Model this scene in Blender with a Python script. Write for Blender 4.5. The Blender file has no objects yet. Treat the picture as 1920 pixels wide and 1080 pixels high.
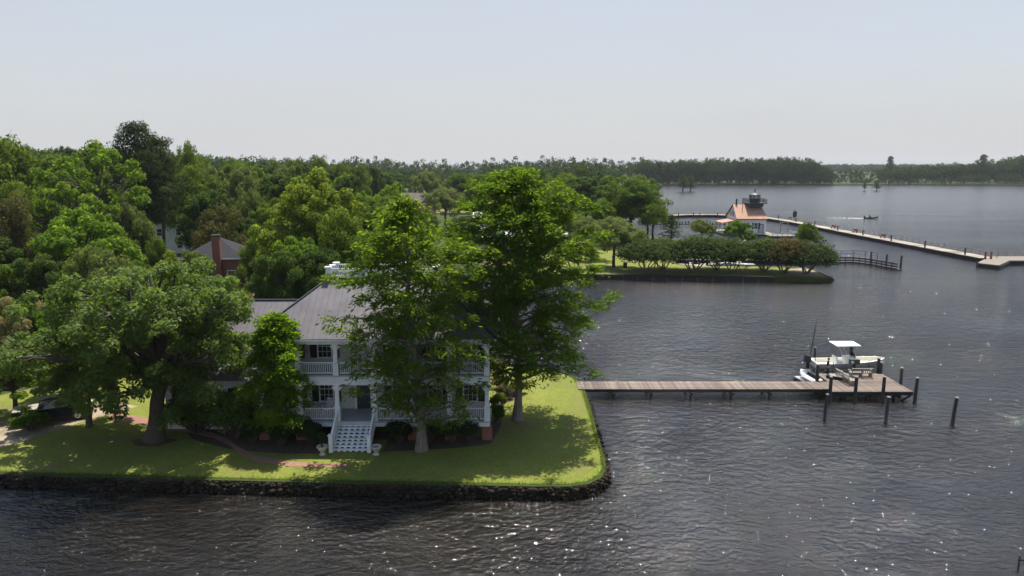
import bpy, math, random
import numpy as np
from mathutils import Vector, Matrix
from mathutils.geometry import tessellate_polygon
R = math.radians
sc = bpy.context.scene
COL = sc.collection
# ------------------------------------------------------------------ camera, light, exposure
H = 21.0
F = 1335.0
PITCH = math.atan(230.0 / F)
cam_d = bpy.data.cameras.new('camera')
cam = bpy.data.objects.new('camera', cam_d)
COL.objects.link(cam)
cam_d.sensor_width = 36.0
cam_d.lens = 36.0 * F / 1920.0
cam_d.clip_start = 0.5
cam_d.clip_end = 12000
cam.location = (0, 0, H)
cam.rotation_euler = (R(90) - PITCH, 0, 0)
sc.camera = cam
SUN_EL, SUN_AZ = R(68), R(15)          # azimuth measured from +Y (view direction) towards +X
w = bpy.data.worlds.new('World')
sc.world = w
w.use_nodes = True
nt = w.node_tree
bg = nt.nodes['Background']
sky = nt.nodes.new('ShaderNodeTexSky')
sky.sky_type = 'NISHITA'
sky.sun_disc = False
sky.sun_elevation = SUN_EL
sky.sun_rotation = SUN_AZ
sky.altitude = 0
sky.air_density = 1.0
sky.dust_density = 1.4
sky.ozone_density = 1.5
hsv = nt.nodes.new('ShaderNodeHueSaturation')
hsv.inputs['Saturation'].default_value = 1.1
nt.links.new(sky.outputs[0], hsv.inputs['Color'])
# summer haze low in the sky: a pale veil that thins with height, the same all round
tco = nt.nodes.new('ShaderNodeTexCoord')
sxyz = nt.nodes.new('ShaderNodeSeparateXYZ')
nt.links.new(tco.outputs['Generated'], sxyz.inputs[0])
veil = nt.nodes.new('ShaderNodeValToRGB')
veil.color_ramp.interpolation = 'EASE'
ve = veil.color_ramp.elements
ve[0].position, ve[0].color = 0.0, (.94, .94, .94, 1)
ve[1].position, ve[1].color = 0.60, (.0, .0, .0, 1)
vm = ve.new(0.20)
vm.color = (.78, .78, .78, 1)
nt.links.new(sxyz.outputs[2], veil.inputs[0])
tint = nt.nodes.new('ShaderNodeMix')
tint.data_type = 'RGBA'
tint.inputs['B'].default_value = (3.55, 3.6, 3.72, 1)
cl = nt.nodes.new('ShaderNodeTexNoise')           # faint uneven streaks in the haze
cl.inputs['Scale'].default_value = 2.2
cl.inputs['Detail'].default_value = 5
cmap = nt.nodes.new('ShaderNodeMapping')
cmap.inputs['Scale'].default_value = (1, 1, 5)
nt.links.new(tco.outputs['Generated'], cmap.inputs[0])
nt.links.new(cmap.outputs[0], cl.inputs['Vector'])
cm2 = nt.nodes.new('ShaderNodeMath')
cm2.operation = 'MULTIPLY_ADD'
nt.links.new(cl.outputs['Fac'], cm2.inputs[0])
cm2.inputs[1].default_value = 0.30
cm2.inputs[2].default_value = 0.85
cm3 = nt.nodes.new('ShaderNodeMath')
cm3.operation = 'MULTIPLY'
cm3.use_clamp = True
nt.links.new(veil.outputs['Color'], cm3.inputs[0])
nt.links.new(cm2.outputs[0], cm3.inputs[1])
nt.links.new(cm3.outputs[0], tint.inputs['Factor'])
nt.links.new(hsv.outputs[0], tint.inputs['A'])
nt.links.new(tint.outputs['Result'], bg.inputs[0])
bg.inputs[1].default_value = 0.125
sl = bpy.data.lights.new('sun', 'SUN')
sl.energy = 5.0
sl.angle = R(0.6)
sl.color = (1.0, 0.95, 0.86)
so = bpy.data.objects.new('sun', sl)
COL.objects.link(so)
so.location = (20, 60, 80)
sdir = Vector((math.sin(SUN_AZ) * math.cos(SUN_EL), math.cos(SUN_AZ) * math.cos(SUN_EL), math.sin(SUN_EL)))
so.rotation_euler = (-sdir).to_track_quat('-Z', 'Y').to_euler()
sc.view_settings.view_transform = 'Standard'
sc.view_settings.look = 'None'
sc.view_settings.gamma = 1
sc.view_settings.use_curve_mapping = False
sc.view_settings.exposure = 0.52
cy = sc.cycles
cy.max_bounces = 8
cy.diffuse_bounces = 5
cy.glossy_bounces = 3
cy.transmission_bounces = 4
cy.transparent_max_bounces = 4
cy.volume_bounces = 0
cy.caustics_reflective = False
cy.caustics_refractive = False
cy.sample_clamp_indirect = 10
cy.use_denoising = True
try:
    cy.denoiser = 'OPENIMAGEDENOISE'
except Exception:
    pass


# ------------------------------------------------------------------ photo geometry helpers
def ang(py):
    return PITCH + math.atan((py - 540.0) / F)


def at(px, py, z=0.0):
    """Where the sight line through this pixel of the photograph meets the level z."""
    u, v = (px - 960.0) / F, (py - 540.0) / F
    dy = math.cos(PITCH) - v * math.sin(PITCH)
    dz = -math.sin(PITCH) - v * math.cos(PITCH)
    t = (z - H) / dz
    return (t * u, t * dy)


def axial(y, z):
    return y * math.cos(PITCH) + (H - z) * math.sin(PITCH)


def xat(px, y, z):
    return (px - 960.0) / F * axial(y, z)


def zat(py, y):
    return H - y * math.tan(ang(py))


# ------------------------------------------------------------------ materials
def node(nt, t, **kw):
    n = nt.nodes.new(t)
    for k, v in kw.items():
        setattr(n, k, v)
    return n


def mat(name, col, rough=0.7, var=0.0, vscale=3.0, col2=None, bump=0.0, bscale=20.0, metal=0.0, spec=0.5, stretch=None, coord='Object', detail=5):
    m = bpy.data.materials.new(name)
    m.use_nodes = True
    t = m.node_tree
    b = t.nodes['Principled BSDF']
    b.inputs['Roughness'].default_value = rough
    b.inputs['Metallic'].default_value = metal
    b.inputs['Specular IOR Level'].default_value = spec
    b.inputs['Base Color'].default_value = (*col, 1)
    L = t.links
    if var or col2 or bump:
        if coord == 'World':
            src = node(t, 'ShaderNodeNewGeometry').outputs['Position']
        else:
            src = node(t, 'ShaderNodeTexCoord').outputs['Object']
        if stretch:
            mp = node(t, 'ShaderNodeMapping')
            mp.inputs['Scale'].default_value = stretch
            L.new(src, mp.inputs[0])
            src = mp.outputs[0]
    if var or col2:
        nz = node(t, 'ShaderNodeTexNoise')
        nz.inputs['Scale'].default_value = vscale
        nz.inputs['Detail'].default_value = detail
        nz.inputs['Roughness'].default_value = 0.65
        L.new(src, nz.inputs['Vector'])
        rp = node(t, 'ShaderNodeValToRGB')
        c2 = col2 if col2 else tuple(c * (1 - var) for c in col)
        c1 = col if col2 else tuple(min(1, c * (1 + var)) for c in col)
        rp.color_ramp.elements[0].position = 0.36
        rp.color_ramp.elements[0].color = (*c2, 1)
        rp.color_ramp.elements[1].position = 0.64
        rp.color_ramp.elements[1].color = (*c1, 1)
        L.new(nz.outputs['Fac'], rp.inputs[0])
        L.new(rp.outputs[0], b.inputs['Base Color'])
    if bump:
        n2 = node(t, 'ShaderNodeTexNoise')
        n2.inputs['Scale'].default_value = bscale
        n2.inputs['Detail'].default_value = 6
        L.new(src, n2.inputs['Vector'])
        bp = node(t, 'ShaderNodeBump')
        bp.inputs['Strength'].default_value = 0.8
        bp.inputs['Distance'].default_value = bump
        L.new(n2.outputs['Fac'], bp.inputs['Height'])
        L.new(bp.outputs[0], b.inputs['Normal'])
    return m


def leaf_mat(name, c_a, c_b, trans=0.45, rough=0.65, tcol=None, spec=0.06):
    """Leaves: colour differs from leaf to leaf and from tree to tree, light passes through."""
    m = bpy.data.materials.new(name)
    m.use_nodes = True
    t = m.node_tree
    L = t.links
    b = t.nodes['Principled BSDF']
    b.inputs['Roughness'].default_value = rough
    b.inputs['Specular IOR Level'].default_value = spec
    g = node(t, 'ShaderNodeNewGeometry')
    oi = node(t, 'ShaderNodeObjectInfo')
    nz = node(t, 'ShaderNodeTexNoise')
    nz.inputs['Scale'].default_value = 0.55
    nz.inputs['Detail'].default_value = 3
    L.new(g.outputs['Position'], nz.inputs['Vector'])
    a1 = node(t, 'ShaderNodeMath', operation='MULTIPLY_ADD')
    L.new(g.outputs['Random Per Island'], a1.inputs[0])
    a1.inputs[1].default_value = 0.55
    L.new(nz.outputs['Fac'], a1.inputs[2])
    a2 = node(t, 'ShaderNodeMath', operation='MULTIPLY_ADD')
    L.new(oi.outputs['Random'], a2.inputs[0])
    a2.inputs[1].default_value = 0.5
    L.new(a1.outputs[0], a2.inputs[2])
    mr = node(t, 'ShaderNodeMapRange')
    mr.inputs['From Min'].default_value = 0.45
    mr.inputs['From Max'].default_value = 1.6
    L.new(a2.outputs[0], mr.inputs['Value'])
    mx = node(t, 'ShaderNodeMix', data_type='RGBA')
    mx.inputs['A'].default_value = (*c_a, 1)
    mx.inputs['B'].default_value = (*c_b, 1)
    L.new(mr.outputs[0], mx.inputs['Factor'])
    L.new(mx.outputs['Result'], b.inputs['Base Color'])
    tr = node(t, 'ShaderNodeBsdfTranslucent')
    mc = node(t, 'ShaderNodeMix', data_type='RGBA', blend_type='MULTIPLY')
    mc.inputs['Factor'].default_value = 1
    mc.inputs['B'].default_value = (*(tcol or (2.1, 2.0, 0.85)), 1)
    L.new(mx.outputs['Result'], mc.inputs['A'])
    L.new(mc.outputs['Result'], tr.inputs['Color'])
    ms = node(t, 'ShaderNodeMixShader')
    ms.inputs[0].default_value = trans
    L.new(b.outputs[0], ms.inputs[1])
    L.new(tr.outputs[0], ms.inputs[2])
    L.new(ms.outputs[0], t.nodes['Material Output'].inputs['Surface'])
    return m


def plank_mat(name, c1, c2, rough=0.85):
    """Weathered boards: each board its own tone, with streaks along the grain."""
    m = mat(name, c1, rough, col2=c2, vscale=2.2, spec=0.2, stretch=(1, 1, 1), bump=0.004, bscale=30)
    t = m.node_tree
    b = t.nodes['Principled BSDF']
    src = b.inputs['Base Color'].links[0].from_socket
    oi = node(t, 'ShaderNodeObjectInfo')
    h = node(t, 'ShaderNodeHueSaturation')
    mr = node(t, 'ShaderNodeMapRange')
    mr.inputs['To Min'].default_value = 0.62
    mr.inputs['To Max'].default_value = 1.3
    t.links.new(oi.outputs['Random'], mr.inputs['Value'])
    t.links.new(mr.outputs[0], h.inputs['Value'])
    t.links.new(src, h.inputs['Color'])
    t.links.new(h.outputs[0], b.inputs['Base Color'])
    return m


def brick_mat(name, c1, c2, mortar, scale=4.0, flat=False):
    m = bpy.data.materials.new(name)
    m.use_nodes = True
    t = m.node_tree
    L = t.links
    b = t.nodes['Principled BSDF']
    b.inputs['Roughness'].default_value = 0.85
    g = node(t, 'ShaderNodeNewGeometry')
    br = node(t, 'ShaderNodeTexBrick')
    br.inputs['Color1'].default_value = (*c1, 1)
    br.inputs['Color2'].default_value = (*c2, 1)
    br.inputs['Mortar'].default_value = (*mortar, 1)
    br.inputs['Scale'].default_value = scale
    br.inputs['Mortar Size'].default_value = 0.012
    if flat:
        L.new(g.outputs['Position'], br.inputs['Vector'])
    else:
        sx = node(t, 'ShaderNodeSeparateXYZ')
        ad = node(t, 'ShaderNodeMath', operation='ADD')
        cx = node(t, 'ShaderNodeCombineXYZ')
        L.new(g.outputs['Position'], sx.inputs[0])
        L.new(sx.outputs[0], ad.inputs[0])
        L.new(sx.outputs[1], ad.inputs[1])
        L.new(ad.outputs[0], cx.inputs[0])
        L.new(sx.outputs[2], cx.inputs[1])
        L.new(cx.outputs[0], br.inputs['Vector'])
    L.new(br.outputs['Color'], b.inputs['Base Color'])
    return m


M = {}
M['white'] = mat('white_paint', (0.82, 0.83, 0.84), 0.5, var=0.06, vscale=1.5)
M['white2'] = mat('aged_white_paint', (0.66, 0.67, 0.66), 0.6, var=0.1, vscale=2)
M['porch_floor'] = mat('porch_boards', (0.42, 0.45, 0.46), 0.5, var=0.1, vscale=6, stretch=(0.2, 6, 1))
M['siding'] = mat('clapboard', (0.60, 0.60, 0.58), 0.6, var=0.05, bump=0.01, bscale=7, stretch=(0.02, 0.02, 1.2))
M['shutter'] = mat('black_shutter', (0.012, 0.016, 0.016), 0.4)
M['glass'] = mat('window_glass', (0.02, 0.025, 0.03), 0.06, spec=0.8)
M['metal_roof'] = mat('grey_metal_roof', (0.150, 0.138, 0.146), 0.5, var=0.14, vscale=0.7, spec=0.25)
M['shingle'] = mat('grey_shingles', (0.042, 0.042, 0.046), 0.9, var=0.25, vscale=9, bump=0.02, bscale=12, spec=0.08)
M['brown_roof'] = mat('brown_shingles', (0.13, 0.10, 0.085), 0.9, var=0.25, vscale=6)
M['orange_roof'] = mat('orange_shingle_roof', (0.43, 0.235, 0.150), 0.8, var=0.12, vscale=1.2, bump=0.02, bscale=6)
M['brick'] = brick_mat('red_brick', (0.30, 0.09, 0.05), (0.22, 0.07, 0.045), (0.3, 0.25, 0.2), 3.5)
M['paver'] = brick_mat('brick_pavers', (0.31, 0.15, 0.10), (0.23, 0.115, 0.08), (0.2, 0.15, 0.11), 2.5, True)
M['plank'] = plank_mat('weathered_plank', (0.235, 0.185, 0.150), (0.135, 0.108, 0.088))
M['timber'] = mat('dark_timber', (0.026, 0.022, 0.018), 0.9, var=0.35, vscale=3, bump=0.01)
M['pile'] = mat('creosote_pile', (0.042, 0.036, 0.032), 0.85, col2=(0.075, 0.066, 0.058), vscale=2.5, stretch=(4, 4, .5), bump=0.01)
M['greywood'] = mat('grey_wood', (0.30, 0.27, 0.23), 0.85, var=0.25, vscale=5)
M['palewood'] = plank_mat('pale_boardwalk', (0.35, 0.305, 0.245), (0.27, 0.235, 0.19))
M['bark'] = mat('bark', (0.11, 0.085, 0.065), 0.95, col2=(0.055, 0.042, 0.032), vscale=2.0, stretch=(6, 6, 0.8), bump=0.05, bscale=6)
M['palebark'] = mat('grey_bark', (0.25, 0.215, 0.18), 0.95, col2=(0.12, 0.10, 0.085), vscale=2.0, stretch=(5, 5, 0.5), bump=0.04, bscale=5)
M['gelcoat'] = mat('boat_gelcoat', (0.84, 0.83, 0.79), 0.25, var=0.03)
M['cream'] = mat('boat_cream_deck', (0.78, 0.75, 0.63), 0.55, var=0.05)
M['hullgrey'] = mat('boat_hull_grey', (0.42, 0.43, 0.42), 0.3)
M['black'] = mat('black_plastic', (0.012, 0.012, 0.013), 0.35)
M['cloth'] = mat('black_cloth', (0.014, 0.014, 0.017), 0.9)
M['skin'] = mat('skin', (0.50, 0.27, 0.18), 0.6)
M['hair'] = mat('brown_hair', (0.10, 0.045, 0.025), 0.7)
M['alu'] = mat('aluminium', (0.55, 0.56, 0.57), 0.35, metal=0.8)
M['darkmetal'] = mat('dark_metal', (0.03, 0.035, 0.035), 0.5)
M['greenmetal'] = mat('dark_green_paint', (0.02, 0.045, 0.035), 0.5)
M['stone'] = mat('seawall_stone', (0.052, 0.038, 0.029), 0.95, spec=0.1, col2=(0.016, 0.013, 0.010), vscale=1.2, bump=0.04, bscale=5, coord='World')
M['urn'] = mat('cast_stone', (0.46, 0.43, 0.36), 0.9, var=0.15, vscale=8)
M['sand'] = mat('sandy_gravel', (0.34, 0.275, 0.19), 0.95, col2=(0.20, 0.155, 0.10), vscale=0.9, bump=0.03, bscale=6, coord='World')
M['mulch'] = mat('mulch', (0.095, 0.060, 0.038), 0.95, col2=(0.05, 0.034, 0.022), vscale=4, bump=0.05, bscale=12, coord='World')
M['asphalt'] = mat('asphalt', (0.16, 0.155, 0.15), 0.9, var=0.12, vscale=0.6, coord='World')
M['concrete'] = mat('pale_concrete', (0.55, 0.53, 0.49), 0.9, var=0.1, vscale=0.5, coord='World')
M['carpaint'] = mat('dark_car_paint', (0.014, 0.018, 0.02), 0.2, spec=0.6)
M['red'] = mat('red_paint', (0.30, 0.03, 0.02), 0.5)


def grass_mat(name, a, b, c):
    m = bpy.data.materials.new(name)
    m.use_nodes = True
    t = m.node_tree
    L = t.links
    bs = t.nodes['Principled BSDF']
    bs.inputs['Roughness'].default_value = 0.9
    bs.inputs['Specular IOR Level'].default_value = 0.15
    g = node(t, 'ShaderNodeNewGeometry')
    n1 = node(t, 'ShaderNodeTexNoise')
    n1.inputs['Scale'].default_value = 0.28
    n1.inputs['Detail'].default_value = 8
    n1.inputs['Roughness'].default_value = 0.7
    n2 = node(t, 'ShaderNodeTexNoise')
    n2.inputs['Scale'].default_value = 7.0
    n2.inputs['Detail'].default_value = 6
    n2.inputs['Roughness'].default_value = 0.8
    for n in (n1, n2):
        L.new(g.outputs['Position'], n.inputs['Vector'])
    r1 = node(t, 'ShaderNodeValToRGB')
    e = r1.color_ramp.elements
    e[0].position, e[0].color = 0.33, (*c, 1)
    e[1].position, e[1].color = 0.68, (*b, 1)
    k = e.new(0.47)
    k.color = (*a, 1)
    L.new(n1.outputs['Fac'], r1.inputs[0])
    n3 = node(t, 'ShaderNodeTexNoise')
    n3.inputs['Scale'].default_value = 1.6
    n3.inputs['Detail'].default_value = 4
    n3.inputs['Distortion'].default_value = 0.6
    L.new(g.outputs['Position'], n3.inputs['Vector'])
    m3 = node(t, 'ShaderNodeMapRange')
    m3.inputs['From Min'].default_value = 0.52
    m3.inputs['From Max'].default_value = 0.74
    m3.inputs['To Max'].default_value = 0.55
    L.new(n3.outputs['Fac'], m3.inputs['Value'])
    dry = node(t, 'ShaderNodeMix', data_type='RGBA')
    dry.inputs['B'].default_value = (c[0] * 1.15, c[1] * 1.05, c[2] * 1.2, 1)
    L.new(m3.outputs[0], dry.inputs['Factor'])
    L.new(r1.outputs[0], dry.inputs['A'])
    hs = node(t, 'ShaderNodeHueSaturation')
    mr = node(t, 'ShaderNodeMapRange')
    mr.inputs['From Min'].default_value = 0.3
    mr.inputs['From Max'].default_value = 0.7
    mr.inputs['To Min'].default_value = 0.6
    mr.inputs['To Max'].default_value = 1.4
    L.new(n2.outputs['Fac'], mr.inputs['Value'])
    L.new(mr.outputs[0], hs.inputs['Value'])
    L.new(dry.outputs['Result'], hs.inputs['Color'])
    L.new(hs.outputs[0], bs.inputs['Base Color'])
    bp = node(t, 'ShaderNodeBump')
    bp.inputs['Strength'].default_value = 0.7
    bp.inputs['Distance'].default_value = 0.06
    L.new(n2.outputs['Fac'], bp.inputs['Height'])
    L.new(bp.outputs[0], bs.inputs['Normal'])
    return m


M['lawn'] = grass_mat('lawn_grass', (0.150, 0.176, 0.029), (0.195, 0.212, 0.041), (0.165, 0.150, 0.055))
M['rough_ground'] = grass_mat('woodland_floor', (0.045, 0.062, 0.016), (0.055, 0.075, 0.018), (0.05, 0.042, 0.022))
M['lf_oak'] = leaf_mat('leaf_oak', (0.050, 0.092, 0.015), (0.112, 0.160, 0.026), 0.48)
M['lf_big'] = leaf_mat('leaf_waxy', (0.054, 0.104, 0.020), (0.128, 0.182, 0.044), 0.48, 0.5, spec=0.2)
M['lf_bright'] = leaf_mat('leaf_bright', (0.078, 0.145, 0.016), (0.140, 0.210, 0.026), 0.5)
M['lf_yellow'] = leaf_mat('leaf_yellow_green', (0.102, 0.152, 0.020), (0.170, 0.215, 0.036), 0.5)
M['lf_dark'] = leaf_mat('leaf_dark', (0.034, 0.068, 0.017), (0.074, 0.112, 0.026), 0.42)
M['lf_brown'] = leaf_mat('leaf_bronze', (0.062, 0.068, 0.027), (0.102, 0.098, 0.040), 0.4)
M['lf_pale'] = leaf_mat('leaf_grey_green', (0.085, 0.118, 0.038), (0.135, 0.168, 0.060), 0.45)
M['lf_pine'] = leaf_mat('needles_pine', (0.024, 0.042, 0.015), (0.048, 0.068, 0.022), 0.3)
M['lf_cyp'] = leaf_mat('needles_cypress', (0.072, 0.132, 0.013), (0.132, 0.195, 0.024), 0.55, 0.7, spec=.05)
M['lf_young'] = leaf_mat('needles_young', (0.095, 0.175, 0.013), (0.150, 0.232, 0.020), 0.55, 0.7, spec=.05)
M['lf_crape'] = leaf_mat('leaf_crape', (0.026, 0.050, 0.011), (0.058, 0.088, 0.018), 0.38)
M['lf_rust'] = leaf_mat('leaf_rusty', (0.056, 0.056, 0.015), (0.105, 0.080, 0.024), 0.4)
M['lf_box'] = leaf_mat('leaf_boxwood', (0.018, 0.036, 0.012), (0.035, 0.058, 0.018), 0.2)
M['lf_far'] = leaf_mat('leaf_far_wood', (0.022, 0.044, 0.015), (0.050, 0.078, 0.024), 0.3)
M['lf_cream'] = leaf_mat('leaf_cream_tips', (0.10, 0.11, 0.05), (0.26, 0.22, 0.12), 0.38)


def water_mat():
    m = bpy.data.materials.new('river_water')
    m.use_nodes = True
    t = m.node_tree
    L = t.links
    b = t.nodes['Principled BSDF']
    b.inputs['Base Color'].default_value = (0.0080, 0.0067, 0.0044, 1)
    b.inputs['Roughness'].default_value = 0.07
    b.inputs['IOR'].default_value = 1.58
    g = node(t, 'ShaderNodeNewGeometry')

    def layer(sx, sy, scale, rot, detail, rough, dist):
        mp = node(t, 'ShaderNodeMapping')
        mp.inputs['Scale'].default_value = (sx, sy, 1)
        mp.inputs['Rotation'].default_value = (0, 0, R(rot))
        L.new(g.outputs['Position'], mp.inputs[0])
        n = node(t, 'ShaderNodeTexNoise')
        n.inputs['Scale'].default_value = scale
        n.inputs['Detail'].default_value = detail
        n.inputs['Roughness'].default_value = rough
        n.inputs['Distortion'].default_value = dist
        L.new(mp.outputs[0], n.inputs['Vector'])
        return n.outputs['Fac']
    l1 = layer(0.6, 1.0, 1.45, 8, 2, 0.5, 0.3)
    l2 = layer(0.7, 1.0, 3.8, -12, 3, 0.55, 0.5)
    l3 = layer(0.85, 1.0, 11.0, 15, 2, 0.5, 0.2)
    patch = layer(0.28, 1.0, 0.045, -14, 4, 0.6, 0.8)      # gusts: calmer and rougher areas
    s1 = node(t, 'ShaderNodeMath', operation='MULTIPLY')
    L.new(l1, s1.inputs[0])
    s1.inputs[1].default_value = 0.27
    s2 = node(t, 'ShaderNodeMath', operation='MULTIPLY_ADD')
    L.new(l2, s2.inputs[0])
    s2.inputs[1].default_value = 0.18
    L.new(s1.outputs[0], s2.inputs[2])
    s3 = node(t, 'ShaderNodeMath', operation='MULTIPLY_ADD')
    L.new(l3, s3.inputs[0])
    s3.inputs[1].default_value = 0.05
    L.new(s2.outputs[0], s3.inputs[2])
    mr = node(t, 'ShaderNodeMapRange')
    mr.inputs['From Min'].default_value = 0.3
    mr.inputs['From Max'].default_value = 0.7
    mr.inputs['To Min'].default_value = 0.5
    mr.inputs['To Max'].default_value = 1.2
    L.new(patch, mr.inputs['Value'])
    sy = node(t, 'ShaderNodeSeparateXYZ')
    L.new(g.outputs['Position'], sy.inputs[0])
    ro = node(t, 'ShaderNodeMapRange')                   # sheltered by the bank, wind-roughened out on the open river
    ro.inputs['From Min'].default_value = 80
    ro.inputs['From Max'].default_value = 450
    ro.inputs['To Min'].default_value = 0.035
    ro.inputs['To Max'].default_value = 0.22
    L.new(sy.outputs[1], ro.inputs['Value'])
    L.new(ro.outputs[0], b.inputs['Roughness'])
    bp = node(t, 'ShaderNodeBump')
    bp.inputs['Distance'].default_value = 1.0
    cal = node(t, 'ShaderNodeMapRange')                  # long low waves out on the open river
    cal.inputs['From Min'].default_value = 90
    cal.inputs['From Max'].default_value = 420
    cal.inputs['To Min'].default_value = 1.0
    cal.inputs['To Max'].default_value = 0.4
    L.new(sy.outputs[1], cal.inputs['Value'])
    ms_ = node(t, 'ShaderNodeMath', operation='MULTIPLY')
    L.new(mr.outputs[0], ms_.inputs[0])
    L.new(cal.outputs[0], ms_.inputs[1])
    L.new(ms_.outputs[0], bp.inputs['Strength'])
    L.new(s3.outputs[0], bp.inputs['Height'])
    L.new(bp.outputs[0], b.inputs['Normal'])
    return m


M['water'] = water_mat()


# ------------------------------------------------------------------ object helpers
def tag(o, label=None, cat=None, group=None, kind=None):
    if label:
        o['label'] = label
    if cat:
        o['category'] = cat
    if group:
        o['group'] = group
    if kind:
        o['kind'] = kind
    return o


def empty(name, loc=(0, 0, 0), rz=0.0, label=None, cat=None, group=None):
    o = bpy.data.objects.new(name, None)
    o.empty_display_size = 0.3
    COL.objects.link(o)
    o.location = loc
    o.rotation_euler = (0, 0, rz)
    return tag(o, label, cat, group)


def link(name, me, parent=None, loc=None, rz=None):
    o = bpy.data.objects.new(name, me)
    COL.objects.link(o)
    if parent:
        o.parent = parent
    if loc:
        o.location = loc
    if rz is not None:
        o.rotation_euler = (0, 0, rz)
    return o


def np_mesh(name, V, Fc, m, smooth=False):
    """Mesh from arrays; Fc is one array of equal-length faces or a list of such arrays."""
    me = bpy.data.meshes.new(name)
    V = np.asarray(V, dtype=np.float32)
    Fs = Fc if isinstance(Fc, list) else [Fc]
    me.vertices.add(len(V))
    me.vertices.foreach_set('co', V.ravel())
    li = np.concatenate([f.ravel() for f in Fs]).astype(np.int32)
    tot = np.concatenate([np.full(len(f), f.shape[1]) for f in Fs]).astype(np.int32)
    st = np.concatenate([[0], np.cumsum(tot)[:-1]]).astype(np.int32)
    me.loops.add(len(li))
    me.loops.foreach_set('vertex_index', li)
    me.polygons.add(len(tot))
    me.polygons.foreach_set('loop_start', st)
    me.polygons.foreach_set('loop_total', tot)
    if smooth:
        me.polygons.foreach_set('use_smooth', np.ones(len(tot), dtype=bool))
    me.update(calc_edges=True)
    me.validate()
    me.materials.append(m)
    return me


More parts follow.
